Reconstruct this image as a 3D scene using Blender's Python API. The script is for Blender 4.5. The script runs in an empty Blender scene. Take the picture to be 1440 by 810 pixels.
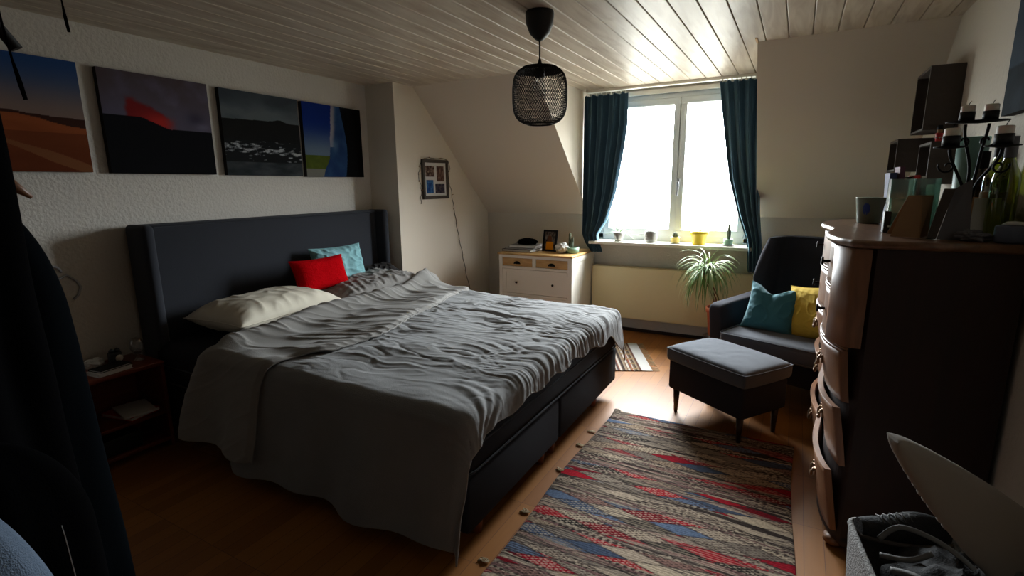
import bpy, bmesh, math, random
import numpy as np
from mathutils import Vector, Matrix, noise, Euler
PI = math.pi
SC = bpy.context.scene
COL = SC.collection
rnd = random.Random(7)

# ------------------------------------------------------------ helpers
def s2l(c):
    c = c / 255.0
    return c / 12.92 if c <= 0.04045 else ((c + 0.055) / 1.055) ** 2.4
def rgb(r, g, b): return (s2l(r), s2l(g), s2l(b), 1.0)

class MB:
    def __init__(s): s.v = []; s.f = []; s.c = []; s.sm = []
    def add(s, vs, fs, smooth=True):
        o = len(s.v); s.v += [tuple(p) for p in vs]
        for f in fs: s.f.append(tuple(i + o for i in f)); s.sm.append(smooth)
        return s
    def box(s, x0, x1, y0, y1, z0, z1, M=None):
        vs = [Vector((x, y, z)) for x in (x0, x1) for y in (y0, y1) for z in (z0, z1)]
        if M: vs = [M @ p for p in vs]
        return s.add(vs, [(0,1,3,2),(4,6,7,5),(0,4,5,1),(2,3,7,6),(0,2,6,4),(1,5,7,3)], False)
    def rbox(s, x0, x1, y0, y1, z0, z1, r=.01, M=None, seg=3):
        bm = bmesh.new(); bmesh.ops.create_cube(bm, size=1)
        for v in bm.verts:
            v.co = Vector(((x0+x1)/2 + v.co.x*(x1-x0), (y0+y1)/2 + v.co.y*(y1-y0), (z0+z1)/2 + v.co.z*(z1-z0)))
        r = min(r, .49*min(x1-x0, y1-y0, z1-z0))
        bmesh.ops.bevel(bm, geom=list(bm.edges), offset=r, segments=seg, profile=.5, affect='EDGES')
        bm.verts.ensure_lookup_table()
        vs = [(M @ v.co if M else v.co.copy()) for v in bm.verts]
        fs = [tuple(v.index for v in f.verts) for f in bm.faces]; bm.free()
        return s.add(vs, fs, True)
    def grid(s, P, smooth=True, wrap=False, wrapj=False):
        n, m = len(P), len(P[0]); vs = [q for row in P for q in row]; fs = []
        for i in range(n if wrapj else n-1):
            for j in range(m if wrap else m-1):
                a = i*m+j; b = i*m+(j+1) % m; i2 = (i+1) % n
                fs.append((a, b, i2*m+(j+1) % m, i2*m+j))
        return s.add(vs, fs, smooth)
    def lathe(s, prof, c=(0,0,0), n=24, M=None, sx=1, sy=1):
        P = []
        for r, z in prof:
            P.append([Vector((c[0]+max(r,1e-5)*math.cos(2*PI*k/n)*sx, c[1]+max(r,1e-5)*math.sin(2*PI*k/n)*sy, c[2]+z)) for k in range(n)])
        if M: P = [[M @ p for p in row] for row in P]
        return s.grid(P, True, True)
    def tube(s, pts, r, n=8, closed=False, caps=True):
        pts = [Vector(p) for p in pts]; N = len(pts)
        rr = r if isinstance(r, (list, tuple)) else [r]*N
        up = Vector((0,0,1)); P = []; last = None
        for i, p in enumerate(pts):
            if closed: t = pts[(i+1) % N] - pts[i-1]
            else: t = pts[min(i+1, N-1)] - pts[max(i-1, 0)]
            if t.length < 1e-9: t = Vector((0,0,1))
            t.normalize()
            if last is None:
                a = t.cross(up)
                if a.length < .05: a = t.cross(Vector((1,0,0)))
            else: a = last - t*last.dot(t)
            if a.length < 1e-6: a = t.orthogonal()
            a.normalize(); last = a; b = t.cross(a)
            P.append([p + (a*math.cos(2*PI*k/n) + b*math.sin(2*PI*k/n))*rr[i] for k in range(n)])
        s.grid(P, True, True, closed)
        if caps and not closed:
            o = len(s.v); 
            s.add(P[0], [tuple(range(n))][::1], False); s.add(P[-1], [tuple(reversed(range(n)))], False)
        return s
    def loft(s, rings, caps=True):
        s.grid(rings, True, True)
        if caps:
            n = len(rings[0]); s.add(rings[0], [tuple(range(n))], False); s.add(rings[-1], [tuple(range(n))], False)
        return s
    def prism(s, pts, y0, y1, axis='y', M=None):
        n = len(pts)
        def mk(a, b, h):
            p = {'y': (a, h, b), 'z': (a, b, h), 'x': (h, a, b)}[axis]
            p = Vector(p); return M @ p if M else p
        vs = [mk(a, b, y0) for a, b in pts] + [mk(a, b, y1) for a, b in pts]
        fs = [tuple(range(n)), tuple(range(2*n-1, n-1, -1))] + [(i, (i+1) % n, n+(i+1) % n, n+i) for i in range(n)]
        return s.add(vs, fs, False)

def wloc(p):
    l = Vector((0,0,0))
    while p is not None: l += Vector(p.location); p = p.parent
    return l
def build(name, mb, mat, parent=None, world=True, solid=0, bevel=0, cols=None, weld=True, auto=True):
    me = bpy.data.meshes.new(name)
    off = wloc(parent) if (parent is not None and world) else Vector((0,0,0))
    me.from_pydata([(p[0]-off.x, p[1]-off.y, p[2]-off.z) for p in mb.v], [], mb.f)
    me.polygons.foreach_set('use_smooth', mb.sm)
    if cols is not None:
        a = me.color_attributes.new('Col', 'FLOAT_COLOR', 'POINT')
        a.data.foreach_set('color', np.asarray(cols, dtype=np.float32).ravel())
    bm = bmesh.new(); bm.from_mesh(me)
    if weld and cols is None: bmesh.ops.remove_doubles(bm, verts=bm.verts, dist=1e-5)
    bmesh.ops.recalc_face_normals(bm, faces=bm.faces)
    bm.to_mesh(me); bm.free()
    if mat is not None: me.materials.append(mat)
    o = bpy.data.objects.new(name, me); COL.objects.link(o)
    if parent is not None: o.parent = parent
    if solid:
        m = o.modifiers.new('thickness', 'SOLIDIFY'); m.thickness = solid; m.offset = 0
    if bevel:
        m = o.modifiers.new('bevel', 'BEVEL'); m.width = bevel; m.segments = 2; m.limit_method = 'ANGLE'; m.angle_limit = .6
    return o
def tag(o, label=None, cat=None, group=None, kind=None):
    if label: o['label'] = label
    if cat: o['category'] = cat
    if group: o['group'] = group
    if kind: o['kind'] = kind
    return o
def thing(name, label, cat, loc=(0,0,0), rot=(0,0,0), group=None):
    o = bpy.data.objects.new(name, None); COL.objects.link(o); o.location = loc; o.rotation_euler = rot
    o.empty_display_size = .05
    return tag(o, label, cat, group)
def struct(name, mb, mat, **k): return tag(build(name, mb, mat, **k), kind='structure')

# ------------------------------------------------------------ materials
def mat(name, col, rough=.6, metal=0, bump=None, var=None, sheen=0, spec=.5, trans=0, alpha=1, coat=0, sub=0):
    """bump=(scale, strength, detail)  var=(scale, amount, stretch xyz)"""
    m = bpy.data.materials.new(name); m.use_nodes = True
    nt = m.node_tree; b = nt.nodes['Principled BSDF']
    b.inputs['Base Color'].default_value = col; b.inputs['Roughness'].default_value = rough
    b.inputs['Metallic'].default_value = metal; b.inputs['Specular IOR Level'].default_value = spec
    b.inputs['Sheen Weight'].default_value = sheen; b.inputs['Transmission Weight'].default_value = trans
    b.inputs['Alpha'].default_value = alpha; b.inputs['Coat Weight'].default_value = coat
    b.inputs['Coat Roughness'].default_value = .2
    tc = nt.nodes.new('ShaderNodeTexCoord')
    def noise_(sc, det, stretch=(1,1,1)):
        mp = nt.nodes.new('ShaderNodeMapping'); mp.inputs['Scale'].default_value = stretch
        nt.links.new(tc.outputs['Object'], mp.inputs['Vector'])
        n = nt.nodes.new('ShaderNodeTexNoise'); n.inputs['Scale'].default_value = sc; n.inputs['Detail'].default_value = det
        nt.links.new(mp.outputs[0], n.inputs['Vector']); return n
    if var:
        n = noise_(var[0], 3, var[2] if len(var) > 2 else (1,1,1))
        mx = nt.nodes.new('ShaderNodeMix'); mx.data_type = 'RGBA'
        nt.links.new(n.outputs['Fac'], mx.inputs['Factor'])
        a = var[1]
        mx.inputs['A'].default_value = tuple(min(1, c*(1-a)) for c in col[:3]) + (1,)
        mx.inputs['B'].default_value = tuple(min(1, c*(1+a)) for c in col[:3]) + (1,)
        nt.links.new(mx.outputs['Result'], b.inputs['Base Color'])
    if bump:
        n = noise_(bump[0], bump[2] if len(bump) > 2 else 2, bump[3] if len(bump) > 3 else (1,1,1))
        bp = nt.nodes.new('ShaderNodeBump'); bp.inputs['Strength'].default_value = bump[1]; bp.inputs['Distance'].default_value = .01
        nt.links.new(n.outputs['Fac'], bp.inputs['Height']); nt.links.new(bp.outputs[0], b.inputs['Normal'])
    return m
def attr_mat(name, rough=.8, spec=.2, bump=None):
    m = mat(name, (1,1,1,1), rough, spec=spec, bump=bump)
    nt = m.node_tree; a = nt.nodes.new('ShaderNodeAttribute'); a.attribute_name = 'Col'
    nt.links.new(a.outputs['Color'], nt.nodes['Principled BSDF'].inputs['Base Color']); return m
def wood(name, c1, c2, rough=.4, stretch=(1,12,12), scale=3, coat=0):
    m = mat(name, c1, rough, coat=coat); nt = m.node_tree; b = nt.nodes['Principled BSDF']
    tc = nt.nodes['Texture Coordinate']
    mp = nt.nodes.new('ShaderNodeMapping'); mp.inputs['Scale'].default_value = stretch
    n = nt.nodes.new('ShaderNodeTexNoise'); n.inputs['Scale'].default_value = scale; n.inputs['Detail'].default_value = 5; n.inputs['Distortion'].default_value = .6
    r = nt.nodes.new('ShaderNodeValToRGB'); r.color_ramp.elements[0].position = .3; r.color_ramp.elements[1].position = .7
    r.color_ramp.elements[0].color = c1; r.color_ramp.elements[1].color = c2
    nt.links.new(tc.outputs['Object'], mp.inputs[0]); nt.links.new(mp.outputs[0], n.inputs['Vector'])
    nt.links.new(n.outputs['Fac'], r.inputs[0]); nt.links.new(r.outputs[0], b.inputs['Base Color'])
    return m
def glassy(name, col, rough=.02, mixf=.12):
    m = bpy.data.materials.new(name); m.use_nodes = True; nt = m.node_tree; nt.nodes.clear()
    o = nt.nodes.new('ShaderNodeOutputMaterial'); t = nt.nodes.new('ShaderNodeBsdfTransparent'); g = nt.nodes.new('ShaderNodeBsdfGlossy')
    t.inputs[0].default_value = col; g.inputs['Roughness'].default_value = rough
    mx = nt.nodes.new('ShaderNodeMixShader'); lw = nt.nodes.new('ShaderNodeLayerWeight'); lw.inputs[0].default_value = .25
    mt = nt.nodes.new('ShaderNodeMath'); mt.operation = 'MULTIPLY_ADD'; mt.inputs[1].default_value = .6; mt.inputs[2].default_value = mixf*.3
    nt.links.new(lw.outputs['Facing'], mt.inputs[0]); nt.links.new(mt.outputs[0], mx.inputs[0])
    nt.links.new(t.outputs[0], mx.inputs[1]); nt.links.new(g.outputs[0], mx.inputs[2]); nt.links.new(mx.outputs[0], o.inputs[0]); return m

M = {}
M['wall'] = mat('white_plaster', rgb(214,208,196), .9, bump=(55, .35, 3), spec=.2)
M['wall_rough'] = mat('textured_wallpaper', rgb(208,203,194), .9, bump=(60, .5, 3), spec=.2)
M['smooth'] = mat('smooth_plaster', rgb(226,216,200), .9, bump=(20, .08, 2), spec=.2)
M['white'] = mat('white_paint', rgb(240,236,224), .45)
M['frame'] = mat('window_white', rgb(214,220,220), .35)
M['cream'] = mat('radiator_enamel', rgb(238,222,176), .4)
M['black'] = mat('black_metal', rgb(9,8,8), .6, metal=0, spec=.2)
M['blackplastic'] = mat('black_plastic', rgb(10,9,9), .55)
M['duvet'] = mat('grey_linen', rgb(132,132,132), .95, bump=(260, .25, 3), var=(9, .10), sheen=.15, spec=.1)
M['duvet_in'] = mat('grey_linen_reverse', rgb(140,137,133), .95, bump=(260, .25, 3), var=(8, .10), sheen=.15, spec=.1)
M['pillow_grey'] = mat('grey_pillowcase', rgb(138,134,130), .95, bump=(240, .25, 3), sheen=.15, spec=.1)
M['dark_sheet'] = mat('charcoal_sheet', rgb(52,50,50), .95, bump=(240, .2, 3), spec=.1)
M['pillow_white'] = mat('ivory_pillowcase', rgb(222,214,196), .85, bump=(14, .12, 3), spec=.2)
M['red'] = mat('red_cushion_cloth', rgb(176,0,10), .95, bump=(120, .5, 3), sheen=0, spec=.05)
M['teal'] = mat('teal_cushion_cloth', rgb(50,112,124), .9, bump=(260, .3, 2), sheen=.2)
M['aqua'] = mat('pale_teal_cushion_cloth', rgb(136,186,192), .9, bump=(40, .25, 3), var=(14,.12))
M['yellow'] = mat('mustard_cushion_cloth', rgb(206,172,60), .9, bump=(260, .3, 2))
M['bedfab'] = mat('anthracite_upholstery', rgb(52,54,60), .95, bump=(500, .3, 2), sheen=.1, spec=.1)
M['boxfab'] = mat('dark_box_upholstery', rgb(38,38,42), .95, bump=(500, .3, 2), spec=.1)
M['chairfab'] = mat('slate_upholstery', rgb(84,88,96), .95, bump=(500, .3, 2), sheen=.2, spec=.1)
M['chairdark'] = mat('dark_slate_upholstery', rgb(50,50,56), .95, bump=(500, .3, 2), spec=.1)
M['darkleg'] = mat('dark_brown_leg', rgb(44,26,18), .35)
M['pineleg'] = mat('reddish_wood_leg', rgb(120,66,38), .4)
M['curtain'] = mat('petrol_velvet', rgb(16,46,66), .85, bump=(300, .15, 2), sheen=.9, spec=.3)
M['curtain'].node_tree.nodes['Principled BSDF'].inputs['Sheen Tint'].default_value = (.35,.6,.75,1)
M['oak'] = wood('oiled_pine_top', rgb(178,138,84), rgb(208,168,110), .45, (3,14,14), 2.5)
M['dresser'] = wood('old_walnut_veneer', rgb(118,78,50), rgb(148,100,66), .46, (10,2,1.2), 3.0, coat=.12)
M['dresser_side'] = wood('dark_wood_side', rgb(30,11,7), rgb(42,17,10), .6, (8,8,1.2), 3.0)  # body and plinth wood, much darker than the drawer fronts
M['dresser_top'] = wood('worn_walnut_top', rgb(96,66,46), rgb(128,92,66), .35, (10,2,8), 3.0, coat=.2)
M['night'] = wood('cherry_wood', rgb(98,38,18), rgb(118,50,24), .4, (12,2,12), 3.0)
M['terracotta'] = mat('terracotta', rgb(190,96,50), .7)
M['leaf'] = mat('green_leaf', rgb(96,132,66), .5, spec=.4)
M['leafpale'] = mat('variegated_leaf', rgb(172,186,134), .5, spec=.4)
M['cactus'] = mat('cactus_green', rgb(78,84,66), .8, bump=(120, .5, 2))
M['ceramic_grey'] = mat('grey_ceramic', rgb(136,134,128), .5)
M['ceramic_white'] = mat('white_ceramic', rgb(206,200,186), .5)
M['ceramic_yellow'] = mat('yellow_ceramic', rgb(224,190,30), .4)
M['ceramic_pyellow'] = mat('pale_yellow_ceramic', rgb(214,190,98), .5)
M['ceramic_green'] = mat('mint_ceramic', rgb(132,166,142), .5)
M['soil'] = mat('soil', rgb(40,30,22), .95)
M['paper'] = mat('white_paper', rgb(214,212,208), .8)
M['greypaper'] = mat('grey_card', rgb(96,94,98), .8)
M['kraft'] = mat('brown_card', rgb(150,118,84), .8)
M['darkbox'] = mat('dark_grey_wood', rgb(70,62,56), .8, bump=(30,.3,3))
M['darkbox_in'] = mat('dark_grey_wood_inside', rgb(40,34,30), .8)
M['coat_black'] = mat('black_wool', rgb(3,3,4), .95, bump=(300,.1,2), spec=.02)
M['coat_navy'] = mat('navy_wool', rgb(4,7,10), .95, bump=(300,.1,2), spec=.02)
M['denim'] = mat('blue_denim', rgb(92,110,132), .9, bump=(500,.4,2), var=(12,.18))
M['wax'] = mat('white_wax', rgb(226,222,210), .5)
M['wax'].node_tree.nodes['Principled BSDF'].inputs['Subsurface Weight'].default_value = .3
M['bottle'] = glassy('green_bottle_glass', rgb(176,186,90), .03, .15)
M['bottle_dark'] = glassy('brown_bottle_glass', rgb(150,120,70), .03, .15)
M['glass_green'] = glassy('green_tinted_glass', rgb(196,216,208), .2, .5)
M['glass_teal'] = mat('frosted_teal_glass', rgb(168,222,212), .45, trans=.6)
M['clear'] = glassy('clear_glass', (.93,.94,.95,1), .02, .3)
M['pane'] = glassy('window_glass', (.97,.98,.98,1), .0, .1)
M['brass'] = mat('antique_brass', rgb(150,124,100), .3, metal=.9)
M['zinc'] = mat('dull_zinc', rgb(140,140,140), .45, metal=.6)
M['felt'] = mat('grey_woven_basket', rgb(150,148,146), .95, bump=(160,.8,3), var=(60,.25))
M['strap'] = mat('grey_webbing', rgb(92,91,89), .6)
M['shoe'] = mat('black_canvas', rgb(26,25,27), .85, bump=(200,.3,2))
M['iron'] = mat('grey_board_cover', rgb(150,143,134), .85, bump=(16,.15,3))
M['blue'] = mat('blue_glaze', rgb(38,66,150), .4)
M['ceramic_mug'] = mat('mug_glaze', rgb(120,128,116), .4)
M['bluegrey'] = mat('blue_grey_tin', rgb(88,98,118), .5)
M['orange'] = mat('orange_print', rgb(230,150,20), .6)
M['redplastic'] = mat('red_lacquer', rgb(190,30,26), .4)
M['navybook'] = mat('navy_book_cover', rgb(44,54,96), .6)
M['purplebook'] = mat('plum_book_cover', rgb(84,40,62), .6)
M['print'] = attr_mat('canvas_print', .85, .1, bump=(600,.08,2))
M['rug'] = attr_mat('woven_kilim', .95, .1, bump=(700,.5,2))
M['plasticpale'] = mat('pale_plastic', rgb(158,160,164), .4)
M['hanger'] = mat('wooden_hanger', rgb(120,80,54), .45)
M['fringe'] = mat('cream_cotton', rgb(190,172,140), .95)

# floor : oak strip parquet
def floor_mat():
    m = mat('oak_parquet', rgb(190,130,70), .48, coat=.0); nt = m.node_tree; b = nt.nodes['Principled BSDF']
    tc = nt.nodes['Texture Coordinate']
    mp = nt.nodes.new('ShaderNodeMapping'); mp.inputs['Rotation'].default_value = (0,0,PI/2)
    br = nt.nodes.new('ShaderNodeTexBrick'); br.inputs['Scale'].default_value = 1
    br.inputs['Brick Width'].default_value = .42; br.inputs['Row Height'].default_value = .07; br.inputs['Mortar Size'].default_value = .0012
    br.inputs['Color1'].default_value = rgb(168,108,42); br.inputs['Color2'].default_value = rgb(146,90,32); br.inputs['Mortar'].default_value = rgb(110,66,32)
    br.offset = .37; br.offset_frequency = 1; br.squash = 1
    nt.links.new(tc.outputs['Object'], mp.inputs[0]); nt.links.new(mp.outputs[0], br.inputs['Vector'])
    mp2 = nt.nodes.new('ShaderNodeMapping'); mp2.inputs['Scale'].default_value = (18,1.6,1)
    n = nt.nodes.new('ShaderNodeTexNoise'); n.inputs['Scale'].default_value = 4; n.inputs['Detail'].default_value = 5
    nt.links.new(tc.outputs['Object'], mp2.inputs[0]); nt.links.new(mp2.outputs[0], n.inputs['Vector'])
    mx = nt.nodes.new('ShaderNodeMix'); mx.data_type = 'RGBA'; mx.blend_type = 'MULTIPLY'; mx.inputs['Factor'].default_value = .35
    nt.links.new(br.outputs['Color'], mx.inputs['A']); nt.links.new(n.outputs['Color'], mx.inputs['B'])
    r = nt.nodes.new('ShaderNodeValToRGB'); r.color_ramp.elements[0].color = (.45,.45,.45,1); r.color_ramp.elements[1].color = (1,1,1,1)
    nt.links.new(n.outputs['Fac'], r.inputs[0]); nt.links.new(r.outputs[0], mx.inputs['B'])
    nt.links.new(mx.outputs['Result'], b.inputs['Base Color']); return m
def ceil_mat():
    m = mat('whitewashed_pine', rgb(190,176,158), .42, spec=.42, coat=0, bump=(5,.08,3,(10,1,1))); nt = m.node_tree; b = nt.nodes['Principled BSDF']
    tc = nt.nodes['Texture Coordinate']
    mp = nt.nodes.new('ShaderNodeMapping'); mp.inputs['Scale'].default_value = (9,1.0,1)
    n = nt.nodes.new('ShaderNodeTexNoise'); n.inputs['Scale'].default_value = 2.2; n.inputs['Detail'].default_value = 6; n.inputs['Distortion'].default_value = .8
    r = nt.nodes.new('ShaderNodeValToRGB'); e = r.color_ramp.elements
    e[0].position = .32; e[0].color = rgb(176,158,138); e[1].position = .62; e[1].color = rgb(206,194,176)
    nt.links.new(tc.outputs['Object'], mp.inputs[0]); nt.links.new(mp.outputs[0], n.inputs['Vector']); nt.links.new(n.outputs['Fac'], r.inputs[0])
    # knots
    mp2 = nt.nodes.new('ShaderNodeMapping'); mp2.inputs['Scale'].default_value = (8.2,3.2,1)
    v = nt.nodes.new('ShaderNodeTexVoronoi'); v.inputs['Scale'].default_value = 1.0
    nn = nt.nodes.new('ShaderNodeTexNoise'); nn.inputs['Scale'].default_value = 6
    nt.links.new(tc.outputs['Object'], mp2.inputs[0]); nt.links.new(mp2.outputs[0], v.inputs['Vector'])
    r2 = nt.nodes.new('ShaderNodeValToRGB'); q = r2.color_ramp.elements
    q[0].position = .02; q[0].color = (1,1,1,1); q[1].position = .16; q[1].color = (0,0,0,1)
    nt.links.new(v.outputs['Distance'], r2.inputs[0])
    mt = nt.nodes.new('ShaderNodeMath'); mt.operation = 'MULTIPLY'; mt.inputs[1].default_value = .4
    nt.links.new(r2.outputs[0], mt.inputs[0])
    mx = nt.nodes.new('ShaderNodeMix'); mx.data_type = 'RGBA'; nt.links.new(mt.outputs[0], mx.inputs['Factor'])
    nt.links.new(r.outputs[0], mx.inputs['A']); mx.inputs['B'].default_value = rgb(140,108,80)
    nt.links.new(mx.outputs['Result'], b.inputs['Base Color']); return m
M['floor'] = floor_mat(); M['ceiling'] = ceil_mat()

# ------------------------------------------------------------ room
XL, XR, YB, YW, ZC = -3.27, .66, -1.3, 4.80, 2.25
XB, YP = -2.96, 3.37            # pillar face, where it starts
DL, DR = -1.80, -.295           # dormer cheeks
SY, SK = 3.62, .95              # slope start, slope
def slz(y): return ZC - SK*(y-SY)
zk = slz(YW)
struct('floor', MB().box(XL-.1, XR+.1, YB-.1, YW+.1, -.1, 0), M['floor'])
# ceiling boards with V grooves
cb = MB(); pitch = .1215; x = -.248 + pitch*(-26); prof = []
while x < XR+.1:
    prof += [(x+.005, ZC), (x+pitch-.005, ZC), (x+pitch-.0022, ZC+.003), (x+pitch-.0018, ZC+.014), (x+pitch+.0018, ZC+.014), (x+pitch+.0022, ZC+.003)]
    x += pitch
cb.grid([[Vector((a, yy, z)) for a, z in prof] for yy in (YB-.1, YW+.15)], False)
cb.box(prof[0][0], prof[-1][0], YB-.1, YW+.15, ZC+.02, ZC+.12)
struct('ceiling', cb, M['ceiling'])
struct('wall_left', MB().box(XL-.15, XL, YB-.1, YP, 0, ZC), M['wall_rough'])
struct('wall_pillar', MB().box(XL-.15, XB, YP, YW+.1, 0, ZC), M['smooth'])
struct('wall_right', MB().box(XR, XR+.15, YB-.1, YW+.1, 0, ZC), M['wall'])
struct('wall_back', MB().box(XL-.15, XR+.15, YB-.2, YB, 0, ZC), M['darkbox'])  # out of view; dark finish chosen to cut bounced light in the room
def slope(x0, x1):
    t = .12
    return MB().prism([(SY, ZC), (YW, zk), (YW+t, zk), (YW+t, ZC+.01), (SY, ZC+.01)], x0, x1, 'x')
struct('wall_slope_left', slope(XB, DL), M['smooth'])
struct('wall_slope_right', slope(DR, XR), M['smooth'])
WX0, WX1, WZ0, WZ1 = -1.69, -.335, .90, 2.20     # window opening
fw = MB()
fw.box(XB, XR, YW, YW+.12, 0, WZ0-.03)
fw.box(XB, WX0, YW, YW+.12, WZ0-.03, ZC); fw.box(WX1, XR, YW, YW+.12, WZ0-.03, ZC)
fw.box(WX0, WX1, YW, YW+.12, WZ1, ZC)
struct('wall_far', fw, M['wall'])
struct('baseboard_far', MB().box(XB, XR, YW-.012, YW, 0, .03), M['darkleg'])
struct('baseboard_pillar', MB().box(XB, XB+.014, YP, YW-.02, 0, .07), M['white'])
struct('baseboard_left', MB().box(XL, XL+.014, YB, YP, 0, .07), M['white'])
struct('baseboard_right', MB().box(XR-.014, XR, YB, YW-.02, 0, .07), M['white'])
struct('trim_1', MB().box(DR-.006, DR+.006, SY-.1, SY+.004, ZC-.005, ZC), M['oak'])
struct('trim_2', MB().box(WX0, WX1, YW-.02, YW, WZ1-.004, WZ1+.03), M['white'])

# window
w = thing('window_1', None, None, ((WX0+WX1)/2, YW+.05, WZ0)); w['kind'] = 'structure'
fy0, fy1 = YW+.02, YW+.09
m = MB()
for a in ((WX0, WX1, WZ0-.03, WZ0+.045), (WX0, WX1, WZ1-.045, WZ1)): m.box(a[0], a[1], fy0, fy1, a[2], a[3])
for a in ((WX0, WX0+.05), (WX1-.05, WX1)): m.box(a[0], a[1], fy0, fy1, WZ0, WZ1)
build('window_frame', m, M['frame'], w, bevel=.004)
xm = -.962
for nm, (a, b) in (('sash_left', (WX0+.05, xm)), ('sash_right', (xm, WX1-.05))):
    m = MB(); z0, z1 = WZ0+.045, WZ1-.045; t = .055; ya, yb = fy0-.012, fy1-.01
    m.box(a+.001, b-.001, ya, yb, z0, z0+t); m.box(a+.001, b-.001, ya, yb, z1-t, z1)
    m.box(a+.001, a+t, ya, yb, z0+t, z1-t); m.box(b-t, b-.001, ya, yb, z0+t, z1-t)
    sa = build('sash', m, M['frame'], w, bevel=.004)
    build('pane', MB().box(a+t, b-t, fy0+.02, fy0+.026, z0+t, z1-t), M['pane'], sa)
m = MB(); hx = xm+.012
m.rbox(hx-.013, hx+.013, fy0-.026, fy0-.012, 1.38, 1.46, .004); m.tube([(hx, fy0-.026, 1.42), (hx, fy0-.05, 1.42)], .008)
m.rbox(hx-.009, hx+.009, fy0-.062, fy0-.048, 1.31, 1.435, .005)
build('window_handle', m, M['zinc'], w)
struct('window_sill', MB().rbox(WX0-.02, DR+.0, YW-.22, YW+.02, .862, .89, .006), M['white'])

# ------------------------------------------------------------ radiator
r = thing('radiator', 'long flat cream radiator mounted under the window sill', 'radiator', (-.97, YW-.08, .14))
build('panel', MB().rbox(-1.70, -.26, YW-.125, YW-.03, .15, .645, .008), M['cream'], r)
for xx in (-1.5, -.5): build('bracket', MB().box(xx-.02, xx+.02, YW-.04, YW-.001, .2, .6), M['white'], r)
m = MB(); m.tube([(-.30, YW-.07, .16), (-.30, YW-.07, .03), (-.30, YW-.02, .005)], .009)
build('pipe', m, M['white'], r)

# ------------------------------------------------------------ curtains
def lerp_tab(t, z):
    for (z0, a0), (z1, a1) in zip(t[:-1], t[1:]):
        if z0 >= z >= z1:
            k = (z0-z)/(z0-z1); return a0+(a1-a0)*k
    return t[0][1] if z > t[0][0] else t[-1][1]
def curtain(name, label, Lt, Rt, ztop, zbot, yc, nf, seed):
    c = thing(name, label, 'curtain', ((Lt[0][1]+Rt[0][1])/2, yc, zbot))
    P = []; nu, nz = 150, 90
    for i in range(nz+1):
        z = ztop + (zbot-ztop)*i/nz; L, R = lerp_tab(Lt, z), lerp_tab(Rt, z); row = []
        wdt = R-L; amp = .018 + .022*min(1, max(0, (.36-wdt)/.2)); amp *= .55 + .45*min(1, i/8)
        for j in range(nu+1):
            u = j/nu; ph = noise.noise(Vector((u*3, z*.9, seed)))*1.6
            y = yc + amp*math.sin(2*PI*nf*u + ph) + amp*.25*math.sin(2*PI*nf*1.9*u+seed+ph*1.7)
            xx = L + wdt*(u + .012*math.sin(2*PI*nf*u*2+ph))
            zz = z
            if i < 3: zz = z + .006*math.sin(2*PI*nf*1.5*u)
            row.append(Vector((xx, y, zz)))
        P.append(row)
    build('drape', MB().grid(P), M['curtain'], c, solid=.004)
    L, R = Lt[0][1], Rt[0][1]
    for k in range(9):
        xx = L + (R-L)*(k+.5)/9; build('hook', MB().tube([(xx, yc, ztop-.005), (xx, yc, ztop+.018)], .004, 6), M['white'], c)
    return c
curtain('curtain', 'petrol blue curtain gathered left of the window, bunched behind the sill end',
        [(2.2, -1.788), (1.8, -1.788), (1.3, -1.785), (.95, -1.78), (.87, -1.75), (.79, -1.69)],
        [(2.2, -1.385), (1.95, -1.385), (1.78, -1.405), (1.345, -1.475), (1.086, -1.55), (.95, -1.635), (.87, -1.62), (.79, -1.59)], 2.205, .785, YW-.165, 4, 1.3)
curtain('curtain', 'petrol blue curtain hanging right of the window, longer than the other one',
        [(2.2, -.625), (1.96, -.59), (1.457, -.505), (1.17, -.42), (.97, -.345), (.9, -.33), (.69, -.318)],
        [(2.2, -.312), (1.7, -.300), (1.17, -.26), (.9, -.225), (.69, -.215)], 2.21, .69, YW-.2, 4, 4.1)
m = MB(); m.box(-1.76, -.31, YW-.205, YW-.15, ZC-.022, ZC)
tag(build('curtain_rail', m, M['white'], None), 'slim white curtain rail fixed to the ceiling boards above the window', 'curtain rail')

# ------------------------------------------------------------ pendant lamp
px, py = -1.188, 2.45
l = thing('pendant_lamp', 'black wire mesh pendant lamp hanging from the boarded ceiling', 'lamp', (px, py, 1.72))
m = MB().lathe([(0, 0), (.069, 0), (.071, -.014), (.067, -.055), (.050, -.098), (.024, -.124), (.007, -.134), (0, -.134)], (px, py, ZC), 32)
build('canopy', m, M['blackplastic'], l)
m = MB().tube([(px, py, ZC-.13), (px, py, 2.02)], .0045, 8)
build('cable', m, M['blackplastic'], l)
m = MB().lathe([(0, .035), (.006, .035), (.012, .01), (.024, 0), (.024, -.05), (.018, -.055), (0, -.055)], (px, py, 2.0), 20)
build('socket', m, M['blackplastic'], l)
m = MB().lathe([(0,-.058),(.014,-.062),(.02,-.08),(.03,-.105),(.028,-.13),(.012,-.145),(0,-.147)], (px, py, 2.0), 16)
build('bulb', m, M['clear'], l)
RZ = [(.010, 2.003), (.05, 2.0), (.085, 1.992), (.112, 1.975), (.130, 1.945), (.1375, 1.90), (.1385, 1.86), (.1375, 1.82), (.130, 1.775), (.112, 1.745), (.085, 1.728), (.064, 1.722)]
def rz(t):
    t = max(0, min(.9999, t))*(len(RZ)-1); i = int(t); k = t-i
    p0, p1, p2, p3 = RZ[max(i-1,0)], RZ[i], RZ[i+1], RZ[min(i+2,len(RZ)-1)]
    f = lambda a,b,c,d: .5*((2*b)+(c-a)*k+(2*a-5*b+4*c-d)*k*k+(3*b-a-3*c+d)*k*k*k)
    return f(p0[0],p1[0],p2[0],p3[0]), f(p0[1],p1[1],p2[1],p3[1])
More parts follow.
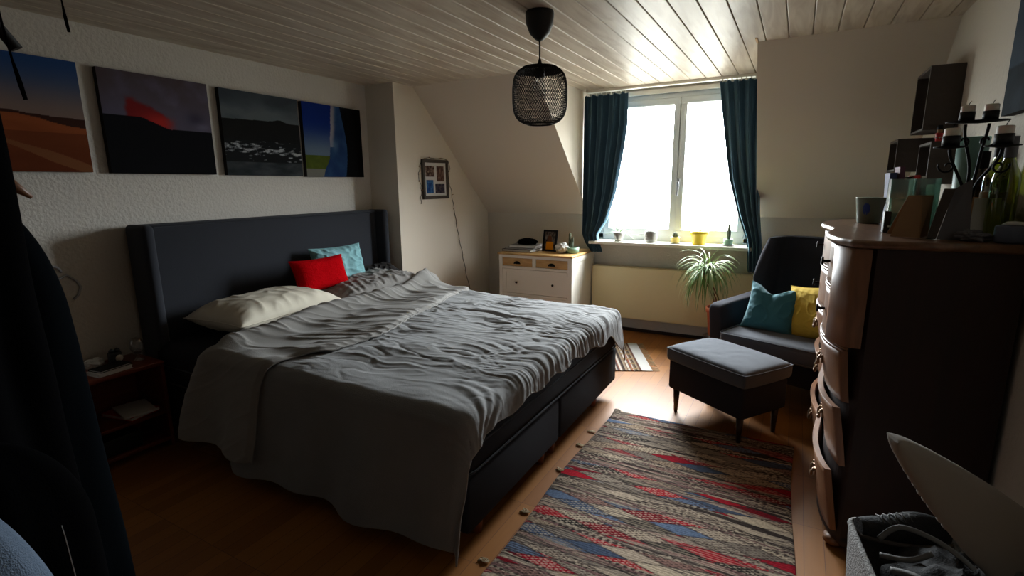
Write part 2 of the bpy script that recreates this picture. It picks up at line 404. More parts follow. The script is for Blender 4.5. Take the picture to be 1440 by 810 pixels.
m = MB(); NW = 64
for sgn in (1, -1):
    for k in range(NW):
        pts = []
        for i in range(29):
            t = .13+.87*i/28; R, Z = rz(t); a = 2*PI*k/NW + sgn*(i/28)*2*PI*.30
            pts.append((px+R*math.cos(a), py+R*math.sin(a), Z))
        m.tube(pts, .0014, 4, caps=False)
build('mesh_shade', m, M['black'], l)
m = MB()
m.lathe([(.0, .002), (.05, -.001), (.084, -.009), (.112, -.028), (.112, -.030), (.084, -.011), (.05, -.003), (0, 0)], (px, py, 2.003), 40)
for R, Z, q in ((.064, 1.7215, .0032), (.087, 1.992, .0026), (.1385, 1.86, .0012)):
    m.tube([(px+R*math.cos(a*PI/24), py+R*math.sin(a*PI/24), Z) for a in range(48)], q, 6, closed=True)
build('shade_rim', m, M['black'], l)

# ------------------------------------------------------------ canvas prints
def fbm(x, y, s=0, o=4):
    v = 0; a = .5
    for k in range(o): v += a*noise.noise(Vector((x, y, s+k*7.3))); x *= 2.03; y *= 2.03; a *= .5
    return v
def mixc(a, b, t):
    t = max(0, min(1, t)); return tuple(a[i]+(b[i]-a[i])*t for i in range(3))
def ss(a, b, x):
    t = max(0, min(1, (x-a)/(b-a))); return t*t*(3-2*t)
def pic_desert(u, v):   # v up
    hor = .50 - .12*u + .03*fbm(u*3, 0, 3) if u > -1 else .5
    hor = .505 - .0*u + .02*math.sin(u*5)+.02*fbm(u*4, 0, 3)
    if v > hor:
        return mixc((176,150,140), (62,104,170), ss(hor, 1.0, v))
    ridge = hor - .05 - .03*math.sin(u*7+1)
    if v > ridge: return (84, 52, 42)
    c = mixc((196,108,62), (150,74,40), ss(ridge, .0, v) + .5*fbm(u*2+v*3, v*9, 5))
    d = v - (.32 - .9*(u-.42)**1.0) if u > .4 else 1
    if u > .42 and abs(v-(.26-.42*(u-.42))) < .02+.10*(u-.42)*max(0, 1-abs(u-.7)*2): c = (214,150,96)
    if v < .35 and u > .3: c = mixc(c, (112,56,34), .45)
    return c
def pic_volcano(u, v):
    hor = .57 - .10*ss(.28,.60,u) + .012*fbm(u*11, 0, 2)
    if v < hor: return mixc((26,27,34), (18,19,24), 1-v*2)
    c = mixc((128,122,146), (112,98,104), ss(.5, 1, v) + .6*fbm(u*3, v*3, 8))
    c = mixc(c, (150,148,184), max(0, fbm(u*4+3, v*4, 1)*1.3))
    edge_ = .77 - .42*max(0, u-.20) + .07*fbm(u*10, v*8, 4)
    wl = .19 + .05*fbm(v*14, u*3, 6)
    g = ss(wl-.015, wl+.03, u)*(1-ss(.50, .68, u+.08*fbm(u*6, v*9, 3)))*(1-ss(edge_-.05, edge_+.02, v))
    c = mixc(c, mixc((150,44,48), (240,66,60), ss(.2,.5,u)*(1-ss(.5,.68,v))+.2), g)
    d = math.exp(-((u-.84)/.09)**2-((v-.60)/.07)**2); c = mixc(c, (78,74,100), .7*d)
    d = math.exp(-((u-.90)/.07)**2-((v-.52)/.035)**2); c = mixc(c, (160,158,186), .6*d)
    return c
def pic_lagoon(u, v):
    if v > .68 + .03*math.exp(-((u-.72)/.07)**2) - .03*abs(u-.6): return mixc((128,138,144), (84,94,104), ss(.68, 1, v)+.8*fbm(u*3, v*6, 5))
    if v > .42: return (38, 38, 38)
    if v > .16:
        g = fbm(u*9, v*30, 9, 4) + .30*math.exp(-((v-.35+.06*u)/.055)**2) - .06
        return (222,226,230) if g > .32 else ((128,132,136) if g > .20 else (40,42,44))
    return mixc((52,58,62), (92,98,102), .5+1.5*fbm(u*5, v*12, 6))
def pic_ice(u, v):
    if u > .66 + .05*math.sin(v*4): return mixc((8,8,12), (12,20,36), ss(.72,.66,u))
    edge = .42 + .10*(v-.5) + .02*fbm(v*8, 0, 3) - (.10*ss(.3,.0,v))
    if u < edge:
        if v < .30: 
            c = mixc((116,132,44), (88,104,40), fbm(u*9, v*9, 2)+.5)
            return (150,150,140) if v < .11 else c
        return mixc((130,152,178), (24,60,160), ss(.33, .8, v))
    c = mixc((60,100,150), (36,66,124), .5+1.4*fbm(u*5, v*4, 7))
    if u < edge + .09 and v > .42: c = mixc((196,190,204), c, ss(edge+.03, edge+.1, u))
    c = mixc(c, (120,160,190), .7*math.exp(-((u-.5)/.06)**2-((v-.45)/.09)**2))
    return c
def canvas(label, fn, y0, y1, z0, z1, n=150, x0=XL, x1=XL+.034, flip=False, dim=.48):
    t = thing('canvas_print', label, 'picture', (x0, (y0+y1)/2, z0), group='photo canvases above the headboard' if not flip else None)
    build('canvas', MB().box(min(x0, x1), max(x0, x1), y0, y1, z0, z1), M['dark_sheet'], t)
    xs = x1 + (.0012 if x1 > x0 else -.0012); P = []; C = []
    for i in range(n+1):
        row = []
        for j in range(n+1):
            u, v = j/n, i/n
            row.append(Vector((xs, y0+(y1-y0)*u, z0+(z1-z0)*v)))
            c = fn(1-u if flip else u, v); C.append((s2l(c[0])*dim, s2l(c[1])*dim, s2l(c[2])*dim, 1))
        P.append(row)
    build('photo_print', MB().grid(P), M['print'], t, cols=C)
    return t
canvas('canvas print of orange desert dunes under a blue sky, furthest left above the bed', pic_desert, .775, 1.332, 1.509, 2.048)
canvas('canvas print of red lava and grey smoke over black ground', pic_volcano, 1.416, 1.990, 1.505, 2.045)
canvas('canvas print of white ice floes scattered on a dark lagoon', pic_lagoon, 2.064, 2.645, 1.502, 2.040)
canvas('canvas print of blue glacier ice beside a deep blue sky', pic_ice, 2.682, 3.262, 1.497, 2.038)
def pic_right(u, v): return mixc((98,118,138), (70,88,108), .5+fbm(u*2, v*3, 3)) if v > .3 else mixc((60,80,96), (40,52,60), .5+fbm(u*5, v*5, 5))
canvas('blue grey canvas print on the right wall above the wine bottles', pic_right, 1.98, 2.578, 1.645, 2.17, 60, XR, XR-.034, True)

# ------------------------------------------------------------ bed
BX0, BX1, BY0, BY1 = -3.12, -.985, 1.42, 3.235
bed = thing('bed', 'wide upholstered box spring bed with tall anthracite headboard', 'bed', (-2.1, 2.33, 0))
# headboard: winged panel, profile in plan swept up with rounded top corners
def rounded_panel(x0, x1, y0, y1, z0, z1, r, ax='x', br=.015):
    bm = bmesh.new(); pts = [(y0, z0), (y1, z0)]
    for k in range(9): a = k*PI/16; pts.append((y1-r+r*math.cos(a), z1-r+r*math.sin(a)))
    for k in range(9): a = PI/2+k*PI/16; pts.append((y0+r+r*math.cos(a), z1-r+r*math.sin(a)))
    vs = [bm.verts.new((x0, a, b)) for a, b in pts]; f = bm.faces.new(vs)
    e = bmesh.ops.extrude_face_region(bm, geom=[f]); 
    for v in [g for g in e['geom'] if isinstance(g, bmesh.types.BMVert)]: v.co.x = x1
    bmesh.ops.recalc_face_normals(bm, faces=bm.faces)
    ed = [e for e in bm.edges if abs(e.verts[0].co.x-e.verts[1].co.x) < 1e-6]
    bmesh.ops.bevel(bm, geom=ed, offset=br, segments=3, profile=.5, affect='EDGES')
    bm.verts.ensure_lookup_table(); m = MB()
    m.add([v.co.copy() for v in bm.verts], [tuple(v.index for v in f.verts) for f in bm.faces]); bm.free(); return m
hb = build('headboard', rounded_panel(-3.235, -3.135, 1.44, 3.30, .06, 1.225, .045), M['bedfab'], bed)
for ya, yb in ((1.425, 1.485), (3.255, 3.315)):
    m = MB().rbox(-3.235, -3.03, ya, yb, .06, 1.228, .026, seg=4)
    build('headboard_wing', m, M['bedfab'], bed)
m = MB().tube([(-3.132, 1.50, .3), (-3.132, 1.50, 1.19), (-3.132, 1.53, 1.212), (-3.132, 3.2, 1.212), (-3.132, 3.24, 1.19), (-3.132, 3.24, .3)], .004, 6)
build('piping', m, M['bedfab'], hb)
ym = 2.28
for a, b in ((BY0, ym-.004), (ym+.004, BY1)):
    build('box_base', MB().rbox(BX0, BX1-.005, a, b, .10, .335, .018), M['boxfab'], bed)
for a, b in ((BX1-.075, 2.97), (BX1-.075, ym+.03), (BX1-.075, ym-.10), (BX1-.075, 1.58), (BX0+.1, 1.5), (BX0+.1, 3.1), (-2.0, 1.5), (-2.0, 3.1)):
    m = MB().lathe([(.022, 0), (.032, .102)], (a, b, 0), 20); m.lathe([(0, 0), (.022, 0)], (a, b, 0), 20)
    build('leg', m, M['pineleg'], bed)
mt = thing('mattress', 'thick dark mattress lying on the box spring bed bases', 'mattress', (-2.05, 2.33, .335))
build('mattress_body', MB().rbox(BX0, BX1, BY0+.005, BY1-.005, .336, .575, .045, seg=4), M['boxfab'], mt)
m = MB()
for z in (.352, .45):
    c = []; x0, x1, y0, y1 = BX0+.002, BX1-.0, BY0+.006, BY1-.006
    m.tube([(x0, y0, z), (x1-.03, y0, z), (x1-.005, y0+.02, z), (x1, y0+.05, z), (x1, y1-.05, z), (x1-.005, y1-.02, z), (x1-.03, y1, z), (x0, y1, z)], .0045, 6)
build('piping', m, M['bedfab'], mt)

# duvet -------------------------------------------------------
def ridged(x, y, s, p=2.5):
    return max(0, 1-abs(noise.noise(Vector((x, y, s))))*2.6)**p
R_ = .06
def edge(d, slope_out):
    """beyond an edge by d -> outward, drop"""
    if d <= 0: return 0, 0
    L = R_*PI/2
    if d < L: a = d/R_; return R_*math.sin(a), R_*(1-math.cos(a))
    e = d-L; return R_+e*slope_out, R_+e*math.sqrt(1-slope_out**2)
YN, YF, XE = BY0+.035, BY1-.03, BX1-.035
def cloth_pt(s, t, top, lift=0, so=.16):
    oy = (YN-t) if t < YN else 0; sg = -1
    if t > YF: oy = t-YF; sg = 1
    ox = max(0, s-XE)
    d = math.hypot(ox, oy); out, drop = edge(d, so if oy > ox else .10)
    x = min(s, XE); y = min(max(t, YN), YF)
    if d > 0: x += out*ox/d; y += sg*out*oy/d
    # ripples growing downwards
    if oy > .08:
        k = min(1, (oy-.08)/.4)
        y += sg*k*(.020*math.sin(s*8.5+1.2)+.016*math.sin(s*17+oy*3))
    return Vector((x, y, top-drop+lift))
def displace(P, F, sgn=1):
    A = np.array([[tuple(p) for p in r] for r in P]); du = np.gradient(A, axis=0); dv = np.gradient(A, axis=1)
    n = np.cross(du, dv); n /= np.linalg.norm(n, axis=2, keepdims=True)+1e-12
    if n[A.shape[0]//2, A.shape[1]//2, 2] < 0: n = -n
    A = A + n*np.array(F)[:, :, None]
    return [[Vector(q) for q in r] for r in A]
def wr_main(s, t):
    N = lambda x, y, k: noise.noise(Vector((x, y, k)))
    wx = .10*N(s*2.6, t*2.6, 5)+.05*N(s*6, t*6, 15); wy = .09*N(s*2.4+9, t*2.4, 6)+.035*N(s*7, t*7, 16)
    top = 1 if YN < t < YF else max(0, 1-(abs(t-min(max(t, YN), YF)))/.22)
    S = s+wx; T = t+wy*.7-.04*s
    near = ss(XE-.9, XE-.1, s)*.35
    a = ridged(S*2.6, T*8.5, 3.1, 2.2)*.0085
    b = ridged(S*5.0+4, T*15.0, 8.4, 2.5)*.0075
    c2 = -ridged(S*4.2+9, T*12.0, 18.4, 3)*.008
    d = ridged(S*9+2, T*30, 28.4, 2)*.0040
    m1 = ss(-.25, .30, N(s*2.1, t*2.9, 40)); m2 = ss(-.2, .3, N(s*2.8+5, t*2.6, 44))
    big = .020*N(s*1.7, t*2.6, 11)+.006*N(s*4, t*6, 12)
    fx = ss(XE-.30, XE-.0, s)
    q = t*26+7*N(s*1.5, t*2.2, 2)
    c = fx*(.008*N(s*2.5, q*.75, 3)+.006*N(s*4, q*1.9, 7))
    soft = .35+.65*ss(YN, YN+.55, t)
    r = soft*(a*(.3+.7*m1)+b*(.35+.65*m2)+c2*m1+d*(.4+.6*m2))*(1-.4*fx)
    hang = (1-top)*.012*N(s*4, t*1.5, 3)
    return (r+c)*top+big*(.4+.6*top)+hang
dv = thing('duvet', 'rumpled grey linen duvet spread over the bed and hanging down its near side', 'duvet', (-1.8, 2.3, .6))
ns, nt_ = 340, 420
P = []; F = []
for i in range(ns+1):
    row = []; fr = []
    for j in range(nt_+1):
        v = j/nt_; t = YN-.565 + v*(YF+.24-(YN-.565))
        foot = .165 + .17*ss(2.95, 3.25, t) - .03*ss(2.9, 2.2, t)*ss(1.3,1.8,t) + .012*math.sin(t*23)
        u = i/ns; s0 = -2.35; s = s0 + u*(XE+foot-s0)
        puff = .028*math.sin(PI*min(1, max(0, (t-YN)/(YF-YN))))**.6 if YN < t < YF else 0
        head = .02*ss(-2.0, -2.4, s)
        p = cloth_pt(s, t, .605+puff*(1-.6*ss(XE-.3, XE, s)))
        row.append(p); fr.append(wr_main(s, t))
    P.append(row); F.append(fr)
P = displace(P, F)
for r in P:
    for p in r:
        if p.z < .012: p.z = .012 + (p.z-.012)*.02
build('main_cover', MB().grid(P), M['duvet'], dv, solid=.006)
m = MB(); m.tube([q + Vector((0,0,0)) for q in P[-1][::3]], .004, 6, caps=False)
build('hem', m, M['duvet_in'], dv)
# turned back head end
def xe(t):
    tab = [(.8,-2.10),(1.3,-2.10),(1.5,-2.05),(1.69,-1.93),(1.97,-1.90),(2.52,-2.03),(3.13,-2.17),(3.5,-2.22)]
    for (a, p), (b, q) in zip(tab[:-1], tab[1:]):
        if a <= t <= b: return p+(q-p)*ss(0,1,(t-a)/(b-a))
    return tab[-1][1] if t > 3 else tab[0][1]
P = []; F = []; ns2, nt2 = 170, 400
def flap_lift(u):      # u 0 at head fold .. 1 at free edge
    return .030
for i in range(ns2+1):
    row = []; fr = []; u = i/ns2
    for j in range(nt2+1):
        v = j/nt2; t = YN-.50 + v*(YF+.14-(YN-.50))
        xh = -2.56 + .03*math.sin(t*5) - .05*ss(2.6, 3.2, t) - .10*ss(1.5, 1.0, t) + .04*ss(2.0,1.7,t)*ss(1.3,1.5,t)
        s = xh + u*(xe(t)+.014*noise.noise(Vector((t*5, 0, 3)))-xh)
        p = cloth_pt(s, t, .632 + .018*math.sin(PI*min(1,max(0,(t-YN)/(YF-YN)))), 0, .20)
        # rolled fold at the head end, thin at free edge
        roll = .055*math.exp(-((u-.12)/.14)**2)*(1+.5*ss(2.7,3.2,t))
        edge_drop = -.012*ss(.95, 1, u) - .06*(1-u/.06)**2*(u < .06)
        if t < YN: p.y -= .022 + .3*roll; roll *= .4
        dg = s*.85 + (t-2.2)*.55; ac = -s*.5 + t*.85
        f = (.35+.65*ss(1.7,2.5,t))*ridged(dg*1.6, ac*7.5, 21)*.018*ss(.0,.15,u)*(1-ss(.9,1,u)) + ridged(dg*2.5, ac*13, 25, 3)*.010 + .012*noise.noise(Vector((s*4, t*4, 60)))
        f *= 1 if t > YN else .35
        # bump towards the pillar
        f += .055*math.exp(-((s+2.50)/.10)**2-((t-3.12)/.11)**2)
        row.append(p); fr.append(f+roll+edge_drop)
    P.append(row); F.append(fr)
P = displace(P, F)
build('turned_back_end', MB().grid(P), M['duvet_in'], dv, solid=.008)
m = MB(); m.tube([q for q in P[-1][::3]], .0055, 6, caps=False)
build('hem', m, M['duvet_in'], dv)

# pillows -----------------------------------------------------
def pillow_mb(w, h, th, seed, wr=.008, n=70, pinch=.06, dirn=(3,3), chop=0):
    top = []; bot = []
    for side, out in ((1, top), (-1, bot)):
        for i in range(n+1):
            row = []
            for j in range(n+1):
                u = -1+2*j/n; v = -1+2*i/n
                e = (1-u**4)*(1-v**4)
                z = side*th/2*max(0, e)**.62
                x = u*w/2*(1-pinch*(1-v*v)*abs(u)**3); y = v*h/2*(1-pinch*(1-u*u)*abs(v)**3)
                k = min(1, max(0, e)*3)
                if v > 0: y -= chop*v*v*math.exp(-((u+.1)/.42)**2)
                z += side*-.35*chop*math.exp(-((u+.1)/.16)**2)*ss(-.2, .7, v)*(1-v**6) if chop else 0
                z += side*k*(ridged(u*dirn[0]+seed, v*dirn[1], seed)*wr + wr*.7*noise.noise(Vector((u*4, v*4, seed))))
                # edge puckers
                ed = max(abs(u), abs(v)); a = u if abs(v) > abs(u) else v
                z += side*.25*wr*ss(.55, .85, ed)*(1-ss(.93, 1, ed))*math.sin(a*26+seed)
                row.append(Vector((x, y, z)))
            out.append(row)
    return MB().grid(top).grid(bot)
def cushion(name, label, cat, w, h, th, loc, rot, matn, seed, wr=.008, pinch=.07, dirn=(3,3), chop=0, group=None):
    t = thing(name, label, cat, loc, rot, group)
    build('cushion_cover' if cat != 'pillow' else 'pillowcase', pillow_mb(w, h, th, seed, wr, pinch=pinch, dirn=dirn, chop=chop), M[matn], t, world=False)
    z = 0; ring = []
    for k in range(0, 41): 
        u = -1+2*k/40
        ring.append((u, -1))
    pts = []
    def pp(u, v): return Vector((u*w/2*(1-pinch*(1-v*v)*abs(u)**3), v*h/2*(1-pinch*(1-u*u)*abs(v)**3)-(chop*v*v*math.exp(-((u+.1)/.42)**2) if v > 0 else 0), 0))
    for k in range(24): pts.append(pp(-1+2*k/24, -1))
    for k in range(24): pts.append(pp(1, -1+2*k/24))
    for k in range(24): pts.append(pp(1-2*k/24, 1))
    for k in range(24): pts.append(pp(-1, 1-2*k/24))
    build('seam', MB().tube(pts, .0028, 5, closed=True), M[matn], t, world=False)
    return t
R = math.radians
cushion('pillow', 'plump ivory white pillow lying flat at the near side of the bed', 'pillow', .76, .50, .20, (-2.83, 1.97, .682), (R(0), R(0), R(90+3)), 'pillow_white', 2.2, .006, dirn=(4,1.2))
cushion('pillow', 'grey linen pillow lying behind the turned back duvet', 'pillow', .78, .50, .15, (-2.80, 2.76, .685), (R(0), R(-3), R(90-3)), 'pillow_grey', 5.2, .014, dirn=(8,2))
cushion('pillow', 'charcoal pillow slumped in the far corner of the bed beside the grey pillow', 'pillow', .40, .36, .13, (-2.95, 3.10, .68), (R(25), 0, R(80)), 'dark_sheet', 7.9, .012)
cushion('cushion', 'small bright red cushion propped up behind the ivory pillow', 'cushion', .44, .235, .13, (-2.87, 2.42, .825), (R(72), 0, R(90-2)), 'red', 3.3, .002, pinch=.10)
cushion('cushion', 'pale teal crumpled cushion standing against the headboard behind the red one', 'cushion', .46, .32, .13, (-3.0, 2.71, .825), (R(76), R(0), R(90-4)), 'aqua', 9.1, .010, dirn=(3,3))

# ------------------------------------------------------------ white cabinet
cx0, cx1, cy0, cy1, cz = -2.46, -1.715, 4.18, 4.765, .79
cab = thing('chest_of_drawers', 'white cabinet with pine drawer fronts in the corner left of window', 'chest of drawers', ((cx0+cx1)/2, cy0+.2, 0))
m = MB(); t = .03
m.box(cx0, cx0+t, cy0+.01, cy1, .0, cz-.018); m.box(cx1-t, cx1, cy0+.01, cy1, .0, cz-.018)
m.box(cx0+t, cx1-t, cy1-.012, cy1, .10, cz-.018); m.box(cx0+t, cx1-t, cy0+.012, cy1-.012, .10, .12)
build('carcass', m, M['white'], cab, bevel=.002)
m = MB(); f0, f1 = cy0, cy0+.022
m.box(cx0, cx0+.035, f0, f1, .0, cz-.018); m.box(cx1-.035, cx1, f0, f1, .0, cz-.018)
for a, b in ((cz-.045, cz-.018), (.64, .665), (.385, .405), (.10, .13)): m.box(cx0+.035, cx1-.035, f0, f1, a, b)
xc = (cx0+cx1)/2; m.box(xc-.018, xc+.018, f0, f1, .665, cz-.045)
build('face_frame', m, M['white'], cab, bevel=.002)
build('top', MB().rbox(cx0-.012, cx1+.012, cy0-.015, cy1, cz-.018, cz, .004), M['oak'], cab)
# side panel frame
m = MB(); m.box(cx1, cx1+.006, cy0, cy0+.05, 0, cz-.018); m.box(cx1, cx1+.006, cy1-.05, cy1, 0, cz-.018); m.box(cx1, cx1+.006, cy0+.05, cy1-.05, cz-.07, cz-.018)
build('side_frame', m, M['white'], cab, bevel=.001)
for a, b in ((cx0+.037, xc-.02), (xc+.02, cx1-.037)):
    d = build('drawer', MB().rbox(a, b, f0+.003, f0+.022, .668, cz-.048, .002), M['oak'], cab)
    mm = MB(); c = (a+b)/2; P = []
    for i in range(7):
        th = i/6*PI/2; row = []
        for k in range(13):
            ph = PI*k/12; row.append(Vector((c+.036*math.cos(ph)*math.cos(th)*1.0, f0-.0-.020*math.sin(th)*math.sin(ph)**.5, .687+.027*math.sin(ph)*math.cos(th*.9))))
        P.append(row)
    mm.grid(P); build('cup_handle', mm, M['black'], d, solid=.002)
for a, b in ((.408, .637), (.133, .382)):
    mm = MB(); X0, X1 = cx0+.037, cx1-.037
    mm.box(X0, X1, f0+.008, f0+.022, a, b)
    for q in ((X0, X1, a, a+.03), (X0, X1, b-.03, b), (X0, X0+.04, a+.03, b-.03), (X1-.04, X1, a+.03, b-.03)): mm.box(q[0], q[1], f0+.003, f0+.008, q[2], q[3])
    d = build('flap_door', mm, M['white'], cab, bevel=.001)
    for kx in (cx0+.19, cx1-.18):
        k = MB().lathe([(0, .022), (.008, .022), (.011, .016), (.009, .009), (.005, .005), (.005, 0)], (0,0,0), 14, Matrix.Translation((kx, f0+.004, (a+b)/2-.01)) @ Matrix.Rotation(PI/2, 4, 'X'))
        build('knob', k, M['black'], d)

# things on the cabinet
def book(name, label, cat, x, y, z, w, d, h, rz_, cov, group=None):
    t = thing(name, label, cat, (x, y, z), (0,0,R(rz_)), group)
    m = MB(); m.box(-w/2, w/2, -d/2, d/2, 0, .0025); m.box(-w/2, w/2, -d/2, d/2, h-.0025, h); m.box(-w/2, -w/2+.003, -d/2, d/2, .0025, h-.0025)
    build('cover', m, M[cov], t, world=False)
    build('pages', MB().box(-w/2+.003, w/2-.004, -d/2+.003, d/2-.003, .0026, h-.0026), M['paper'], t, world=False)
    return t
book('book', 'dark flat book at the bottom of the stack on white cabinet', 'book', -2.31, 4.38, cz+.001, .32, .24, .022, -4, 'darkbox')
book('book', 'thin pale magazine in the middle of the stack on white cabinet', 'book', -2.30, 4.385, cz+.024, .30, .22, .012, 2, 'greypaper')
book('book', 'grey book on top of the stack, under the black cloth', 'book', -2.28, 4.39, cz+.037, .27, .20, .024, 8, 'ceramic_grey')
def lump(name, label, cat, c, sx, sy, sz, matn, seed, amp=.25, flat=.0):
    m = MB(); P = []; n = 40
    for i in range(n+1):
        th = PI*i/n; row = []
        for k in range(48):
            ph = 2*PI*k/48; d = Vector((math.sin(th)*math.cos(ph), math.sin(th)*math.sin(ph), math.cos(th)))
            r = 1+amp*noise.noise(d*2.1+Vector((seed, 0, 0)))+amp*.6*ridged(d.x*3+seed, d.y*3+d.z*2, seed)
            p = Vector((d.x*r*sx, d.y*r*sy, d.z*r*sz)); p.z = max(p.z, -sz*flat)
            row.append(Vector(c)+p)
        P.append(row)
    m.grid(P, True, True)
    o = build(name, m, M[matn]); return tag(o, label, cat)
lump('knitted_hat', 'black cloth hat lying on top of the book stack', 'hat', (-2.27, 4.40, cz+.083), .10, .07, .035, 'coat_black', 3, .2, .55)
ph = thing('photo_frame', 'small black photo frame with a glossy picture standing on the white cabinet', 'photo frame', (-2.05, 4.42, cz+.001), (R(-10), 0, R(-8)))
m = MB(); w_, h_ = .155, .205
for q in ((-w_/2, w_/2, 0, .018), (-w_/2, w_/2, h_-.018, h_), (-w_/2, -w_/2+.018, .018, h_-.018), (w_/2-.018, w_/2, .018, h_-.018)): m.box(q[0], q[1], 0, .014, q[2], q[3])
build('frame', m, M['black'], ph, world=False)
def pic_small(u, v):
    c = mixc((150,140,128), (44,34,30), .5+1.6*fbm(u*5, v*5, 3))
    if (u-.45)**2+((v-.52)*.8)**2 < .05: c = (110,70,48)
    if v < .45 and abs(u-.5) < .33: c = (226,146,24)
    return c
def flatpic(parent, fn, w, h, y, z0, n=40):
    P = []; C = []
    for i in range(n+1):
        row = []
        for j in range(n+1):
            row.append(Vector((-w/2+w*j/n, y, z0+h*i/n))); c = fn(j/n, i/n); C.append((s2l(c[0]), s2l(c[1]), s2l(c[2]), 1))
        P.append(row)
    return build('photo', MB().grid(P), M['print'], parent, world=False, cols=C)
flatpic(ph, pic_small, w_-.036, h_-.036, .007, .018)
m = MB(); m.prism([(.014, .15), (.014, .14), (.06, .0), (.066, .004)], -.02, .02, 'x'); build('stand', m, M['black'], ph, world=False)
# cactus bowl
bw = thing('cactus_bowl', 'round mint green bowl with small cacti on the white cabinet', 'potted plant', (-1.80, 4.40, cz+.001))
m = MB().lathe([(0, 0), (.05, 0), (.064, .012), (.066, .055), (.058, .055), (.056, .045), (0, .045)], (-1.80, 4.40, cz+.001), 28)
build('bowl', m, M['ceramic_green'], bw)
m = MB()
for dx, dy, hh, rr in ((-.03, .02, .19, .013), (-.005, .025, .15, .012), (.0, -.01, .11, .010)):
    m.lathe([(0, .04), (rr*.8, .04), (rr, .07), (rr, hh-.02), (rr*.6, hh-.005), (0, hh)], (-1.80+dx, 4.40+dy, cz), 10)
build('cactus', m, M['cactus'], bw)
tag(lump('crumpled_paper', 'crumpled white paper ball resting on the rim of the cactus bowl', 'paper', (-1.88, 4.36, cz+.045), .055, .045, .042, 'paper', 8, .5, 1.0), None)

# ------------------------------------------------------------ window sill pots
SZ = .8915; SYy = YW-.13
def pot(name, label, x, prof, matn, y=SYy, cat='potted plant'):
    t = thing(name, label, cat, (x, y, SZ))
    build('pot', MB().lathe(prof, (x, y, SZ), 28), M[matn], t)
    return t
t = pot('spider_plant', 'small spider plant in a grey and white pot, leftmost on the window sill', -1.44, [(0, 0), (.034, 0), (.038, .006), (.030, .020), (.046, .035), (.053, .085), (.047, .085), (.043, .07), (0, .07)], 'ceramic_grey')
build('pot_foot', MB().lathe([(0,.0005),(.0385,.0005),(.0395,.006),(.0312,.022),(.040,.030)], (-1.44, SYy, SZ), 28), M['ceramic_white'], t)
def blade(m, base, d, L, w, droop, n=9):
    d = Vector(d).normalized(); side = d.cross(Vector((0,0,1)))
    if side.length < .05: side = Vector((1,0,0))
    side.normalize(); p = Vector(base); A = []; step = L/n; dirv = d.copy()
    for i in range(n+1):
        k = i/n; ww = w*(math.sin(PI*min(1, .12+.88*k))**.5 if k < .999 else .02)*(1-.35*k)
        up = side.cross(dirv).normalized()
        A.append([p - side*ww*.5 + up*ww*.15, p.copy(), p + side*ww*.5 + up*ww*.15])
        dirv = (dirv + Vector((0,0,-1))*droop*step).normalized(); p = p + dirv*step
    m.grid(A)
m = MB(); rp = random.Random(3)
for k in range(12):
    a = rp.uniform(0, 2*PI); blade(m, (-1.44+.008*math.cos(a), SYy+.008*math.sin(a), SZ+.068), (math.cos(a), .5*math.sin(a), rp.uniform(.25, 1.2)), rp.uniform(.09, .16), .008, rp.uniform(3, 9))
blade(m, (-1.43, SYy, SZ+.07), (1, -.1, .45), .20, .010, 9)
build('foliage', m, M['leaf'], t)
t = pot('ceramic_vase', 'plain grey ribbed ceramic pot, second from left on the window sill', -1.14, [(0, 0), (.045, 0), (.055, .02), (.060, .06), (.056, .095), (.046, .112), (.041, .112), (.041, .10), (0, .10)], 'ceramic_grey', cat='vase')
m = MB()
for k in range(5): m.lathe([(.0585, .03+k*.014), (.0605, .034+k*.014), (.0585, .038+k*.014)], (-1.14, SYy, SZ), 28)
build('ribs', m, M['ceramic_grey'], t)
def saucer(parent, x, r, y=SYy): build('saucer', MB().lathe([(0, 0), (r*.8, 0), (r, .008), (r*.97, .009), (r*.78, .003), (0, .003)], (x, y, SZ), 28), M['ceramic_grey'], parent)
def cactus(parent, x, z0, h, r, y=SYy, n=9):
    m = MB(); P = []
    for i in range(15):
        k = i/14; rr = r*(math.sin(PI*(.18+.82*k))**.45 if k < 1 else .02) ; row = []
        for a in range(36):
            an = 2*PI*a/36; q = rr*(1+.13*math.cos(n*an)); row.append(Vector((x+q*math.cos(an), y+q*math.sin(an), z0+h*k)))
        P.append(row)
    m.grid(P, True, True)
    for i in range(2, 13):
        for a in range(n):
            an = 2*PI*a/n; rr = r*1.1*math.sin(PI*(.18+.82*i/14))**.45
            p = Vector((x+rr*math.cos(an), y+rr*math.sin(an), z0+h*i/14)); m.tube([p, p+Vector((.006*math.cos(an), .006*math.sin(an), .003))], .0004, 3, caps=False)
    build('cactus', m, M['cactus'], parent)
t = pot('potted_cactus', 'short round cactus in a pale yellow pot at the window mullion', -.925, [(0, .004), (.034, .004), (.039, .05), (.039, .058), (.033, .058), (.032, .05), (0, .05)], 'ceramic_pyellow')
saucer(t, -.925, .055); cactus(t, -.925, SZ+.045, .058, .022)
t = pot('flower_pot', 'large bright yellow pot with a wide rim on the window sill', -.725, [(0, 0), (.052, 0), (.056, .01), (.066, .085), (.076, .09), (.078, .118), (.070, .118), (.064, .10), (0, .10)], 'ceramic_yellow')
m = MB(); m.lathe([(0, .104), (.066, .102)], (-.725, SYy, SZ), 20); build('soil', m, M['soil'], t)
m = MB()
for k in range(5): a = k*1.3; blade(m, (-.725+.01*math.cos(a), SYy+.01*math.sin(a), SZ+.10), (math.cos(a)*.5, .4*math.sin(a), 1), .045, .012, 8)
build('seedling', m, M['leaf'], t)
t = pot('potted_cactus', 'tall thin cactus in a mint green pot, rightmost on the window sill', -.487, [(0, .004), (.032, .004), (.036, .02), (.037, .058), (.031, .058), (.030, .05), (0, .05)], 'ceramic_green')
